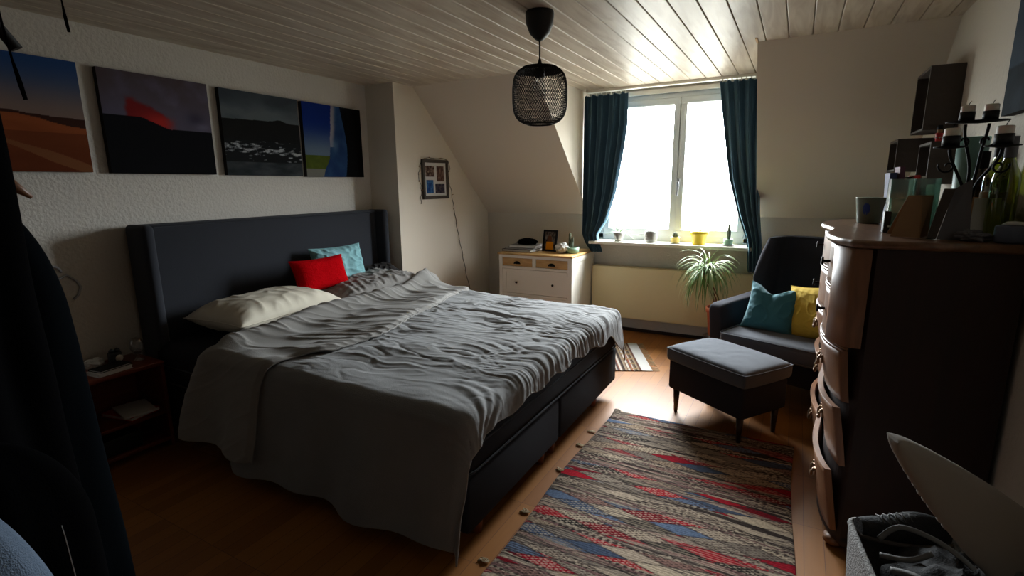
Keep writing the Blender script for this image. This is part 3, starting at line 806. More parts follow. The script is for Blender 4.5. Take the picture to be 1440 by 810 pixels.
saucer(t, -.487, .056); cactus(t, -.485, SZ+.045, .148, .013, n=7)

# ------------------------------------------------------------ dracaena behind the armchair
dx, dy = -.49, 4.36
t = thing('dragon_tree', 'leafy dragon tree in a terracotta pot between radiator and armchair', 'potted plant', (dx, dy, 0))
m = MB().lathe([(0, .18), (.065, .18), (.07, .19), (.088, .375), (.098, .38), (.10, .42), (.09, .42), (.085, .40), (0, .395)], (dx, dy, 0), 32)
build('pot', m, M['terracotta'], t)
m = MB().lathe([(0, .155), (.10, .155), (.105, .165), (.105, .178), (0, .178)], (dx, dy, 0), 28)
for k in range(3):
    a = k*2*PI/3+.4; m.tube([(dx+.085*math.cos(a), dy+.085*math.sin(a), .16), (dx+.11*math.cos(a), dy+.11*math.sin(a), 0)], [.014, .009], 8)
build('plant_stand', m, M['darkleg'], t)
m = MB(); crown = Vector((-.60, 4.34, .735))
for k, (ox, oy) in enumerate(((.0, 0), (.02, .01), (-.02, .015))):
    top = crown + Vector((ox, oy, -.03*k)); m.tube([(dx+ox, dy+oy, .39), (dx+ox-.03, dy, .50), (top.x+.02, top.y, .62), tuple(top)], .0055, 6)
build('stem', m, M['pineleg'], t)
m = MB(); m2 = MB(); rp = random.Random(11)
for k in range(170):
    a = rp.uniform(0, 2*PI); e = rp.uniform(-.35, 1.25); L = rp.uniform(.22, .40)
    c = crown + Vector((rp.uniform(-.03, .03), rp.uniform(-.03, .03), rp.uniform(-.04, .03)))
    blade(m if k % 2 else m2, c, (math.cos(a)*math.cos(e), math.sin(a)*math.cos(e)*.85, math.sin(e)), L, .010, rp.uniform(6, 13), 11)
build('foliage', m, M['leafpale'], t); build('foliage', m2, M['leaf'], t)

# ------------------------------------------------------------ armchair
ar = thing('armchair', 'dark grey wing armchair in the corner beside the window', 'armchair', (.055, 3.83, 0), (0, 0, R(-21.5)))
# local: front is -y, width .66, depth .75
W2 = .33
build('seat_base', MB().rbox(-W2, W2, -.36, .34, .17, .335, .03), M['chairdark'], ar, world=False)
m = MB(); P = []
def cush_top(w, d, h0, h1, x0, y0):
    mm = MB().rbox(x0-w/2, x0+w/2, y0, y0+d, h0, h1, .04, seg=5); return mm
mm = MB(); bm = None
build('seat_cushion', cush_top(.60, .66, .336, .452, 0, -.45), M['chairfab'], ar, world=False)
m = MB()
for z in (.352, .442): m.tube([(-.285, -.445, z), (.285, -.445, z)], .0045, 6); m.tube([(.285, -.445, z), (.298, -.42, z), (.298, .1, z)], .0045, 6)
m.tube([(-.298, .1, .442), (-.298, -.42, .442), (-.285, -.445, .442)], .0045, 6)
build('piping', m, M['chairfab'], ar, world=False)
# arms: profile in y-z lofted across thickness, rolled at the front
def arm(sx):
    pts = [(-.36, .17), (.30, .17), (.30, .61), (.05, .605), (-.15, .605), (-.30, .605), (-.345, .595), (-.365, .56), (-.37, .50), (-.365, .3)]
    bm = bmesh.new(); vs = [bm.verts.new((0, a, b)) for a, b in pts]; f = bm.faces.new(vs)
    e = bmesh.ops.extrude_face_region(bm, geom=[f])
    for v in [g for g in e['geom'] if isinstance(g, bmesh.types.BMVert)]: v.co.x = sx*.095
    for v in bm.verts: v.co.x += sx*(W2-.02) + sx*.03*max(0, v.co.z-.4)/.2
    bmesh.ops.recalc_face_normals(bm, faces=bm.faces)
    bmesh.ops.bevel(bm, geom=[e for e in bm.edges], offset=.028, segments=4, profile=.5, affect='EDGES', clamp_overlap=True)
    bm.verts.ensure_lookup_table(); m = MB(); m.add([v.co.copy() for v in bm.verts], [tuple(v.index for v in f.verts) for f in bm.faces]); bm.free()
    return build('armrest', m, M['chairdark'], ar, world=False)
arm(-1); arm(1)
# back with wings
P = []; n = 30
def back_ring(z, k):
    # plan outline of the shell at height z, u-shaped
    lean = (z-.33)*.22; wd = W2+.035-.02*k; wing = .30*(1-ss(.72, 1.02, z)*.55)*(ss(.45, .75, z)); t = .085
    o = [(-wd, .20+lean-wing*.55), (-wd+.01, .29+lean), (-wd+.06, .385+lean), (0, .42+lean), (wd-.06, .385+lean), (wd-.01, .29+lean), (wd, .20+lean-wing*.55)]
    i = [(wd-.06, .20+lean-wing*.55), (wd-.075, .25+lean), (wd-.13, .30+lean), (0, .315+lean), (-wd+.13, .30+lean), (-wd+.075, .25+lean), (-wd+.06, .20+lean-wing*.55)]
    pts = o+i; out = []
    N = len(pts)
    for a in range(N):
        p0, p1, p2, p3 = [Vector(pts[(a+q) % N]) for q in (-1, 0, 1, 2)]
        for kk in range(4):
            tt = kk/4; q = .5*((2*p1)+(p2-p0)*tt+(2*p0-5*p1+4*p2-p3)*tt*tt+(3*p1-p0-3*p2+p3)*tt**3); out.append(Vector((q.x, q.y, z)))
    return out
zs = [.17, .25, .33, .42, .5, .58, .66, .74, .82, .89, .95, .99, 1.01]
rings = [back_ring(z, ss(.9, 1.02, z)) for z in zs]
top = rings[-1]; cxy = sum((p for p in top), Vector())/len(top)
m = MB(); m.grid(rings, True, True)
r2 = [p.lerp(Vector((p.x*.93, .36+.15, 1.02)), .25) for p in top]; 
N = len(top)
# close top: bridge outer to inner lines
m.add([Vector((p.x*.985, p.y, p.z+.008)) for p in top], [tuple(range(N))], True)
m.grid([top, [Vector((p.x*.985, p.y, p.z+.008)) for p in top]], True, True)
build('backrest', m, M['chairdark'], ar, world=False)
for a, b in ((-.30, -.31), (.30, -.31), (-.28, .33), (.28, .33)):
    build('leg', MB().lathe([(0, 0), (.013, 0), (.021, .172), (0, .172)], (a, b, 0), 14), M['darkleg'], ar, world=False)
cushion('cushion', 'teal cushion leaning inside the armchair', 'cushion', .33, .33, .13, (-.088, 3.735, .585), (R(68), R(5), R(-12)), 'teal', 4.4, .006, pinch=.10, dirn=(2,2), chop=.055)
cushion('cushion', 'mustard yellow cushion in the armchair beside the drawers', 'cushion', .36, .36, .11, (.155, 3.66, .60), (R(74), R(-10), R(-34)), 'yellow', 6.1, .004, pinch=.10)

# ottoman
ot = thing('ottoman', 'slate grey upholstered footstool in front of the armchair', 'footstool', (-.288, 3.125, 0), (0, 0, R(-34)))
build('body', MB().rbox(-.275, .275, -.185, .185, .155, .345, .018), M['chairdark'], ot, world=False)
bm = bmesh.new()
P = []; n = 40
for side in (1,):
    for i in range(n+1):
        row = []
        for j in range(n+1):
            u = -1+2*j/n; v = -1+2*i/n
            # squircle mapped pad
            x = u*.292*(1-.03*v**4); y = v*.200*(1-.04*u**4)
            z = .415 + .028*((1-u**6)*(1-v**6))**.5 + .003*noise.noise(Vector((u*5, v*3, 4)))*(1-u*u)
            row.append(Vector((x, y, z)))
        P.append(row)
m = MB().grid(P)
ringT = [P[0][j] for j in range(n)] + [P[i][n] for i in range(n)] + [P[n][n-j] for j in range(n)] + [P[n-i][0] for i in range(n)]
rings = [ringT, [Vector((p.x*1.005, p.y*1.005, .40)) for p in ringT], [Vector((p.x*1.003, p.y*1.003, .36)) for p in ringT], [Vector((p.x*.98, p.y*.98, .342)) for p in ringT]]
m.grid(rings, True, True); m.add(rings[-1], [tuple(range(len(ringT)))], False)
build('padded_top', m, M['chairfab'], ot, world=False)
build('piping', MB().tube([Vector((p.x*1.004, p.y*1.004, .414)) for p in ringT[::2]], .0045, 6, closed=True), M['chairfab'], ot, world=False)
for a in (-.235, .235):
    for b in (-.145, .145):
        build('leg', MB().lathe([(0, 0), (.011, 0), (.021, .156), (0, .156)], (a, b, 0), 14), M['darkleg'], ot, world=False)

# ------------------------------------------------------------ rugs
pal = [(150,18,36), (166,24,40), (160,20,36), (150,18,36), (120,16,30), (176,158,138), (150,136,120), (190,172,148), (70,82,104), (94,110,136), (38,34,32), (52,46,42), (130,118,106), (160,140,118), (142,108,98)]
def h2(a, b, c=0):
    v = math.sin(a*127.1+b*311.7+c*74.7)*43758.5453; return v-math.floor(v)
def tri(x): x = x-math.floor(x); return 1-abs(2*x-1)
def kilim(x, y):
    y += .010*noise.noise(Vector((x*3, y*3, 1)))
    p = y/.066 + x/.30; q = y/.066 - x/.26
    ip, iq = math.floor(p), math.floor(q); h = h2(ip, iq)
    c = pal[int(h*len(pal))]
    h1 = h2(ip, iq, 3)
    band = math.floor(y/.033+.6*math.sin(x*4+math.floor(y/.2)))
    hb_ = h2(band, 5)
    if hb_ > .62:                       # thin weft stripes crossing
        k = math.floor(y/.008); c = [(176,158,138), (60,50,46), (128,96,92), (150,136,120)][int(h2(k, band)*4)]
    if h1 > .5:
        d = math.sin(x*2*PI/.030)*math.sin(y*2*PI/.015)
        if d > .25: c = mixc(c, (200,184,160) if sum(c) < 300 else (70,54,50), .75)
    elif h1 > .25:
        if tri(y/.012) > .55: c = mixc(c, (188,170,146) if sum(c) < 330 else (64,56,56), .6)
    fp, fq = p-ip, q-iq
    if min(fp, 1-fp, fq, 1-fq) < .05: c = mixc(c, (40,32,32), .5)
    n = 1+.22*(h2(math.floor(x/.006), math.floor(y/.004), 9)-.5)
    return tuple(v*n for v in c)
rg = thing('woven_rug', 'large red, grey and blue woven kilim rug beside the bed', 'rug', (-.40, 2.0, 0))
nx, ny = 175, 540; y0r, y1r = 1.02, 2.955
P = []; C = []
for i in range(ny+1):
    row = []; y = y0r+(y1r-y0r)*i/ny
    xl = -.912 + .010*math.sin(y*5)+.012*(y-2)*0; xr = .105 + .012*math.sin(y*4+1)-.008*(y-2)
    for j in range(nx+1):
        u = j/nx; x = xl+(xr-xl)*u
        z = .006 + .0016*noise.noise(Vector((x*2, y*3, 2))) + .0009*math.sin(y*2*PI/.012)
        if u < .01 or u > .99: z -= .003
        if i > ny-14 and u < .04: z += .012*(i-ny+14)/14
        row.append(Vector((x, y, z))); c = kilim(x+1.7, y+.4); C.append((s2l(c[0]), s2l(c[1]), s2l(c[2]), 1))
    P.append(row)
build('weave', MB().grid(P), M['rug'], rg, cols=C, solid=.004)
for yy in (1.12, 1.44, 1.78, 2.16, 2.44, 2.62):
    m = MB(); rp = random.Random(int(yy*100))
    for k in range(9): m.tube([(-.915, yy+rp.uniform(-.008, .008), .007), (-.935, yy+rp.uniform(-.014, .014), .008), (-.955+rp.uniform(-.006, .006), yy+rp.uniform(-.02, .02), .004)], .0022, 4)
    build('tassel', m, M['fringe'], rg)
sr = thing('small_rug', 'small striped white and brown rug with fringes on the floor past the bed foot', 'rug', (-1.2, 3.95, 0), (0, 0, R(26)))
# local: x across stripes, right edge at x=.0 ; corner at (.0,-.32)
Mr = Matrix.Translation((-.862, 3.765, 0)) @ Matrix.Rotation(R(25.5), 4, 'Z')
Mi = sr.matrix_basis.inverted() @ Mr
P = []; C = []
def stripes(x):
    d = -x
    if d < .085: return (206,204,200)
    k = int((d-.085)/.012)
    return [(92,58,48), (150,134,114), (60,50,48), (110,90,74), (196,190,180), (140,80,60), (78,66,66), (196,190,180)][k % 8]
for i in range(61):
    row = []
    for j in range(81):
        x = -.62+.62*j/80; y = .70*i/60
        row.append(Mi @ Vector((x, y, .005+.001*math.sin(x*60)))); c = stripes(x)
        if abs(((y*9) % 1)-.5) < .12 and -.2 < x < -.1: c = (150,124,88)
        C.append((s2l(c[0]), s2l(c[1]), s2l(c[2]), 1))
    P.append(row)
build('weave', MB().grid(P), M['rug'], sr, world=False, cols=C, solid=.003)
m = MB(); rp = random.Random(5)
for k in range(26):
    y = .70*k/25; m.tube([Mi @ Vector((0, y, .005)), Mi @ Vector((.03, y+rp.uniform(-.01,.01), .004)), Mi @ Vector((.055, y+rp.uniform(-.015,.015), .003))], .0022, 4)
build('fringe', m, M['fringe'], sr, world=False)

# ------------------------------------------------------------ big chest of drawers (right)
DT = 1.22; DY0, DY1 = 2.125, 3.24
tabw = [(2.09,.205),(2.11,.192),(2.16,.155),(2.25,.124),(2.36,.110),(2.45,.112),(2.55,.128),(2.62,.140),(2.68,.146),(2.74,.140),(2.80,.126),(2.88,.114),(2.98,.110),(3.08,.124),(3.17,.155),(3.24,.2),(3.30,.205)]
def wave(y):
    for (a, p), (b, q) in zip(tabw[:-1], tabw[1:]):
        if a <= y <= b:
            return p+(q-p)*(y-a)/(b-a)
    return tabw[0][1] if y < 2.1 else tabw[-1][1]
def wsm(y, z=1.0):
    w_ = sum(wave(y+d) for d in (-.03, -.015, 0, .015, .03))/5
    return .200+(w_-.200)*(.62+.38*ss(.42, .82, z))

ys = [DY0 + (DY1-DY0)*k/70 for k in range(71)]
dr = thing('dresser', 'tall old walnut chest of drawers with curved front against right wall', 'chest of drawers', (.4, 2.7, 0))
XBk = XR-.02
def plan(off, y0=DY0, y1=DY1, xb=XBk):
    return [(wsm(y)+off, y) for y in ys if y0 <= y <= y1]
m = MB(); pf = plan(.075)
o = [(a, b) for a, b in pf] + [(XBk, DY1), (XBk, DY0)]
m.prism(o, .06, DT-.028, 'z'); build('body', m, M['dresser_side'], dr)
def molded(z0, z1, off0, nm, mt='dresser_top', ext=.0):
    """slab following the wave with a rounded nose"""
    rings = []
    for k in range(9):
        a = k/8; z = z0+(z1-z0)*a; b = .010*math.sin(PI*a)**.6
        ring = [Vector((wsm(y)-off0-b, DY0-ext-(b if i == 0 else 0) if i == 0 else (DY1+ext+b if i == len(ys)-1 else y), z)) for i, y in enumerate(ys)]
        ring += [Vector((XBk, DY1+ext+b, z)), Vector((XBk, DY0-ext-b, z))]
        rings.append(ring)
    return build(nm, MB().loft(rings), M[mt], dr)
molded(DT-.028, DT, -.012, 'top', ext=.012)
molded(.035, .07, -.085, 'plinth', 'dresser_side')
rows = [(1.035, 1.185, .022, .022), (.83, 1.005, .022, .022), (.615, .805, .018, .034), (.36, .59, .008, .042), (.085, .335, .0, .040)]
for ri, (z0, z1, o1, o0) in enumerate(rows):
    P = []
    for i in range(9):
        z = z0+(z1-z0)*i/8; k = 1-i/8
        P.append([Vector((wsm(y, z)+o1*(1-k)+o0*k, y, z)) for y in ys if (DY0+.004 if ri > 1 else 2.262) <= y <= DY1-.01])
    mm = MB().grid(P)
    B = [[Vector((q.x+.02, q.y, q.z)) for q in r] for r in P]
    mm.grid(B)
    for A1, B1 in ((P[0], B[0]), (P[-1], B[-1]), ([r[0] for r in P], [r[0] for r in B]), ([r[-1] for r in P], [r[-1] for r in B])): mm.grid([A1, B1], False)
    d = build('drawer', mm, M['dresser'], dr)
    zc = (z0+z1)/2
    for yy in (2.36, 2.97):
        xf = wsm(yy, zc) + (o1+o0)/2
        if ri < 2:
            k = MB().tube([(xf, yy, zc), (xf-.022, yy, zc)], .005, 8); k.rbox(xf-.030, xf-.022, yy-.012, yy+.012, zc-.016, zc+.016, .004)
            build('knob', k, M['black'], d)
        else:
            k = MB(); k.rbox(xf-.004, xf+.002, yy-.03, yy+.03, zc-.014, zc+.02, .002)
            for e in (-.026, .026): k.lathe([(0, .012), (.006, .012), (.008, .006), (.004, 0)], (0,0,0), 10, Matrix.Translation((xf-.002, yy+e, zc+.012)) @ Matrix.Rotation(-PI/2, 4, 'Y'))
            k.tube([(xf-.014, yy+.026*math.cos(a), zc+.010-.032*math.sin(a)) for a in [PI*q/12 for q in range(13)]], [.0045+.003*math.sin(PI*q/12) for q in range(13)], 8)
            for e in (-.032, 0, .032): k.lathe([(0, .006), (.006, .005), (.007, 0)], (0,0,0), 8, Matrix.Translation((xf-.004, yy+e, zc+.022)) @ Matrix.Rotation(-PI/2, 4, 'Y'))
            build('bail_handle', k, M['brass'], d)
for z in (1.02, .8175):
    for dz in (-.006, .006):
        build('molding', MB().tube([(wsm(y)+.022, y, z+dz) for y in ys if y > (2.262 if z > .9 else 0)], .0052, 8), M['dresser'], dr)
pr_ = [y for y in ys if y <= 2.262]
P = [[Vector((wsm(y)+.012-.004*math.sin(PI*(y-DY0)/(2.262-DY0)), y, z)) for y in pr_] for z in (.83, 1.0, 1.188)]
B = [[Vector((q.x+.05, q.y, q.z)) for q in r_] for r_ in P]
mm = MB().grid(P).grid(B)
for A1, B1 in ((P[0], B[0]), (P[-1], B[-1]), ([r_[0] for r_ in P], [r_[0] for r_ in B]), ([r_[-1] for r_ in P], [r_[-1] for r_ in B])): mm.grid([A1, B1], False)
build('corner_post', mm, M['dresser'], dr)
for a, b in ((.24, DY0+.06), (.24, DY1-.06), (XBk-.06, DY0+.06), (XBk-.06, DY1-.06)):
    build('foot', MB().lathe([(0, 0), (.022, 0), (.036, .015), (.034, .036), (0, .036)], (a, b, 0), 16), M['dresser'], dr)

# ---- things on the dresser
ZT = DT+.0012
g = thing('mug', 'grey mug with a blue painted spot, standing alone on the dresser', 'mug', (.305, 2.98, ZT))
m = MB().lathe([(0, 0), (.044, 0), (.047, .004), (.060, .118), (.0625, .121), (.056, .118), (.043, .008), (0, .008)], (.305, 2.98, ZT), 32)
build('body', m, M['ceramic_mug'], g)
m = MB().tube([(.305+.056+.0*k, 2.98, ZT+.1) if 0 else (.36+.028*math.sin(PI*k/10), 2.99, ZT+.03+.07*k/10) for k in range(11)], .006, 8); build('handle', m, M['ceramic_mug'], g)
m = MB(); P = []
for i in range(9):
    row = []
    for j in range(9):
        a = -PI/2-.35+ (j/8-.5)*.55*math.sqrt(max(.02, 1-((i-4)/4.3)**2)); z = .04+.055*i/8; rr = .0445+ (z/.12)*.0155+.0012
        row.append(Vector((.305+rr*math.cos(a), 2.98+rr*math.sin(a), ZT+z)))
    P.append(row)
build('painted_spot', MB().grid(P), M['blue'], g)
def boxglass(label, x0, x1, y0, y1, h):
    t = thing('glass_box', label, 'glass vase', ((x0+x1)/2, (y0+y1)/2, ZT)); w = .006; m = MB()
    m.box(x0, x1, y0, y1, ZT, ZT+.008)
    for q in ((x0, x1, y0, y0+w), (x0, x1, y1-w, y1), (x0, x0+w, y0+w, y1-w), (x1-w, x1, y0+w, y1-w)): m.box(q[0], q[1], q[2], q[3], ZT+.008, ZT+h)
    build('vessel', m, M['glass_green'], t, bevel=.002)
    build('candle', MB().lathe([(0, .012), ((x1-x0)*.36, .012), ((x1-x0)*.36, h*.62), (0, h*.62)], ((x0+x1)/2, (y0+y1)/2, ZT), 20), M['glass_teal'], t)
boxglass('square green frosted glass vessel, left one of the pair behind the brown card', .318, .389, 2.52, 2.60, .205)
boxglass('square green frosted glass vessel, right one of the pair behind the brown card', .395, .473, 2.52, 2.60, .205)
t = thing('power_bank', 'small upright black device in front of the left glass vessel', 'device', (.312, 2.46, ZT))
build('case', MB().rbox(.300, .322, 2.44, 2.49, ZT, ZT+.082, .004), M['blackplastic'], t)
build('button', MB().rbox(.313, .320, 2.4375, 2.4400, ZT+.022, ZT+.028, .001), M['paper'], t)
def tent(name, label, cat, pts, th, matn, group=None):
    """card standing: pts = bottom-left, bottom-right, top-right, top-left (world)"""
    a, b, c, d = [Vector(p) for p in pts]; n = (b-a).cross(d-a).normalized()*th
    m = MB(); m.add([a, b, c, d, a+n, b+n, c+n, d+n], [(0,1,2,3), (7,6,5,4), (0,4,5,1), (1,5,6,2), (2,6,7,3), (3,7,4,0)], False)
    o = build(name, m, M[matn]); return tag(o, label, cat, group)
# folded brown card = two leaves meeting at the ridge
t = thing('folded_card', 'brown folded card standing like a tent near the dresser edge', 'card', (.36, 2.30, ZT))
def leaf(name, parent, pts, th, matn):
    a, b, c, d = [Vector(p) for p in pts]; n = (b-a).cross(d-a).normalized()*th
    m = MB(); m.add([a, b, c, d, a+n, b+n, c+n, d+n], [(0,1,2,3), (7,6,5,4), (0,4,5,1), (1,5,6,2), (2,6,7,3), (3,7,4,0)], False)
    return build(name, m, M[matn], parent)
leaf('front_leaf', t, [(.305, 2.285, ZT), (.385, 2.26, ZT), (.388, 2.33, ZT+.145), (.352, 2.34, ZT+.145)], .002, 'kraft')
leaf('side_leaf', t, [(.386, 2.26, ZT), (.425, 2.36, ZT), (.425, 2.36, ZT+.145), (.389, 2.33, ZT+.145)], .002, 'kraft')
leaf('back_leaf', t, [(.310, 2.41, ZT), (.425, 2.39, ZT), (.388, 2.345, ZT+.145), (.352, 2.352, ZT+.145)], .002, 'kraft')
t = thing('picture_frame', 'small dark standing frame seen from behind, right of the brown card', 'photo frame', (.43, 2.27, ZT))
leaf('frame', t, [(.400, 2.235, ZT), (.425, 2.235, ZT), (.470, 2.30, ZT+.165), (.440, 2.30, ZT+.165)], .012, 'darkbox')
leaf('backing', t, [(.427, 2.230, ZT), (.515, 2.235, ZT), (.515, 2.31, ZT+.200), (.472, 2.305, ZT+.168)], .003, 'greypaper')
leaf('stand', t, [(.46, 2.36, ZT), (.48, 2.36, ZT), (.49, 2.31, ZT+.12), (.475, 2.31, ZT+.12)], .003, 'darkbox')
t = thing('greeting_card', 'white card propped up below the iron candelabra', 'card', (.57, 2.31, ZT))
leaf('front_leaf', t, [(.525, 2.30, ZT+.0), (.600, 2.29, ZT+.0), (.603, 2.33, ZT+.135), (.535, 2.34, ZT+.135)], .0018, 'paper')
leaf('back_leaf', t, [(.600, 2.29, ZT), (.645, 2.36, ZT), (.640, 2.38, ZT+.11), (.606, 2.33, ZT+.13)], .0018, 'paper')
tag(lump('crumpled_paper', 'crumpled grey paper lying at the dresser edge below the candelabra', 'paper', (.515, 2.205, ZT+.013), .04, .03, .018, 'greypaper', 5, .5, .7), None)
t = thing('candle_tin', 'blue grey tin with white lid paper at the right end of dresser', 'tin', (.605, 2.185, ZT))
m = MB().lathe([(0, 0), (.040, 0), (.043, .006), (.043, .050), (.039, .055), (0, .055)], (.605, 2.185, ZT), 28); build('tin', m, M['bluegrey'], t)
build('paper_lid', MB().lathe([(0, .068), (.02, .066), (.033, .057), (.0, .0555)], (.61, 2.19, ZT), 9), M['paper'], t)
# bottles
def bottle(label, x, y, h, r, gm, lab, cap, group=None, capm='black'):
    t = thing('wine_bottle', label, 'bottle', (x, y, ZT), group=group)
    prof = [(0, 0), (r*.9, 0), (r, .006), (r, h*.58), (r*.93, h*.64), (r*.6, h*.72), (r*.40, h*.79), (.0145, h*.86), (.014, h*.97), (.0155, h*.975), (.0155, h), (0, h)]
    build('glass', MB().lathe(prof, (x, y, ZT), 32), M[gm], t)
    if lab: build('label', MB().lathe([(r+.0008, h*.18), (r+.0008, h*.45)], (x, y, ZT), 32), M[lab], t)
    if cap: build('capsule', MB().lathe([(.0165, h*.80), (.0165, h*1.003), (0, h*1.003)], (x, y, ZT), 20), M[capm], t)
    return t
bottle('green wine bottle with grey foil neck, nearest the frame edge', .598, 2.30, .335, .0375, 'bottle', None, True, capm='greypaper')
bottle('dark green wine bottle with black foil top, behind the nearest bottle', .605, 2.43, .345, .036, 'bottle', 'kraft', True)
bottle('brown bottle with tan label, furthest back of the wine bottles', .595, 2.56, .30, .034, 'bottle_dark', 'kraft', True)
t = thing('teal_vase', 'tall frosted teal glass cylinder vase behind the candelabra', 'vase', (.56, 2.66, ZT))
m = MB().lathe([(0, 0), (.038, 0), (.040, .006), (.050, .36), (.047, .36), (.036, .01), (0, .01)], (.578, 2.66, ZT), 32); build('vessel', m, M['glass_teal'], t)
# candelabra
cb_ = thing('candelabra', 'black wrought iron candelabra with twisted stems on the dresser', 'candle holder', (.50, 2.33, ZT))
bx, by = .515, 2.33
m = MB()
cups = [(.440, 2.30, ZT+.300), (.484, 2.36, ZT+.385), (.546, 2.36, ZT+.385), (.560, 2.24, ZT+.296)]
m.lathe([(0, 0), (.045, 0), (.05, .004), (.03, .012), (.012, .03), (.008, .06), (0, .06)], (bx, by, ZT), 24)
for k, (x, y, z) in enumerate(cups):
    sg = -1 if x < bx else 1; z0 = ZT+.03; pts = []
    for i in range(31):
        u = i/30; tw = .012*math.sin(u*9+k*1.6)*(1-u); tw2 = .012*math.cos(u*9+k*1.6)*(1-u)
        sw = ss(.35, 1, u); pts.append((bx+(x-bx)*sw+tw, by+(y-by)*sw+tw2, z0+(z-z0)*u))
    m.tube(pts, .0048, 8)
    # scroll beneath the plate
    cx_, cz_ = x-sg*.0, z-.055
    m.tube([(cx_+sg*(.004+.022*(q/20))*math.cos(q*.33), y, cz_+(.004+.022*(q/20))*math.sin(q*.33)) for q in range(21)], .0035, 6)
build('stems', m, M['black'], cb_)
m = MB()
m.lathe([(0, -.002), (.085, .004), (.086, .007), (0, .002)], (.514, 2.36, ZT+.388), 32, sx=1.0, sy=.6)
for x, y, z in (cups[0], cups[3]): m.lathe([(0, -.002), (.045, .004), (.046, .007), (0, .002)], (x, y, z+.003), 24)
build('drip_plates', m, M['black'], cb_)
cl = ['lowest left', 'upper left', 'upper right', 'lowest right']
for k, (x, y, z) in enumerate(cups):
    z += .0095
    t = thing('candle', 'short white candle in a dark cup, %s on the iron candelabra' % cl[k], 'candle', (x, y, z), group='candles on the iron candelabra')
    s = 1.0 if k in (1, 2) else 1.15
    build('wax', MB().lathe([(0, .0), (.0195*s, .0), (.0195*s, .050*s), (.017*s, .053*s), (.008, .048*s), (0, .047*s)], (x, y, z), 24), M['wax'], t)
    build('cup', MB().lathe([(.0196*s, .0005), (.0215*s, .0005), (.0215*s, .031*s), (.0196*s, .031*s)], (x, y, z), 24), M['blackplastic'], t)
    build('wick', MB().tube([(x, y, z+.046*s), (x+.001, y, z+.058*s), (x+.006, y, z+.067*s)], .0012, 5), M['black'], t)

# wall cubes on the right wall
def cube(label, x0, y0, y1, z0, z1, t_=.012, shelf=False):
    t = thing('wall_cube_shelf', label, 'shelf', (XR, (y0+y1)/2, z0), group='cube shelves on the right wall'); m = MB()
    m.box(x0, XR, y0, y0+t_, z0, z1); m.box(x0, XR, y1-t_, y1, z0, z1); m.box(x0, XR, y0+t_, y1-t_, z0, z0+t_); m.box(x0, XR, y0+t_, y1-t_, z1-t_, z1)
    build('box', m, M['darkbox'], t, bevel=.002)
    build('back_panel', MB().box(XR-.006, XR, y0+t_, y1-t_, z0+t_, z1-t_), M['darkbox_in'], t); return t
cube('dark wooden cube shelf fixed highest on the right wall', .522, 3.36, 3.70, 1.668, 1.975)
cube('dark wooden cube shelf low on the right wall, nearer one behind candelabra', .535, 3.18, 3.46, 1.40, 1.60)
cube('dark wooden cube shelf low on the right wall, further one by the books', .46, 3.62, 3.90, 1.47, 1.645)
t = thing('figurine', 'tiny pale figurine inside the highest cube shelf', 'figurine', (.60, 3.52, 1.681))
build('body', MB().lathe([(0,0),(.022,0),(.024,.01),(.012,.05),(.018,.08),(.010,.105),(0,.11)], (.60, 3.52, 1.681), 14), M['ceramic_white'], t)
t = thing('nutcracker', 'small red nutcracker figure standing on the lower cube shelf', 'figurine', (.60, 3.30, 1.601))
fx, fy, fz = .585, 3.32, 1.601
build('body', MB().lathe([(0,0),(.018,0),(.018,.005),(.013,.008),(.015,.038),(.019,.044),(.008,.048),(0,.048)], (fx, fy, fz), 16), M['redplastic'], t)
build('head', MB().lathe([(0,.046),(.010,.048),(.012,.056),(.010,.064),(0,.066)], (fx, fy, fz), 16), M['kraft'], t)
build('hat', MB().lathe([(.0125,.063),(.013,.065),(.011,.084),(0,.085)], (fx, fy, fz), 16), M['black'], t)
m = MB()
for k in range(8): a = 2*PI*k/8; m.lathe([(0,.004),(.003,.003),(.004,0),(0,-.004)], (fx+.0155*math.cos(a), fy+.0155*math.sin(a), fz+.024), 6)
build('buttons', m, M['paper'], t)
# row of books standing behind the glass vessels
def vbook(label, x, y, w, d, h, cov):
    t = thing('book', label, 'book', (x, y, ZT), (0, R(-3), 0), group='books standing at far end of dresser')
    m = MB(); m.box(-w/2, w/2, -d/2, -d/2+.003, 0, h); m.box(-w/2, -w/2+.003, -d/2+.003, d/2, 0, h); m.box(w/2-.003, w/2, -d/2+.003, d/2, 0, h)
    build('cover', m, M[cov], t, world=False)
    build('pages', MB().box(-w/2+.0035, w/2-.0035, -d/2+.004, d/2-.004, .002, h-.004), M['paper'], t, world=False)
vbook('navy blue book standing at the left end of the book row on dresser', .395, 3.08, .028, .16, .235, 'navybook')
vbook('plum coloured book standing second in the book row on dresser', .428, 3.08, .020, .15, .262, 'purplebook')
vbook('black book standing third in the book row on dresser', .455, 3.08, .024, .15, .215, 'black')
vbook('red book standing in the middle of the book row on dresser', .482, 3.06, .022, .15, .222, 'redplastic')
vbook('white spined book standing at right of the red book', .508, 3.06, .016, .15, .218, 'paper')

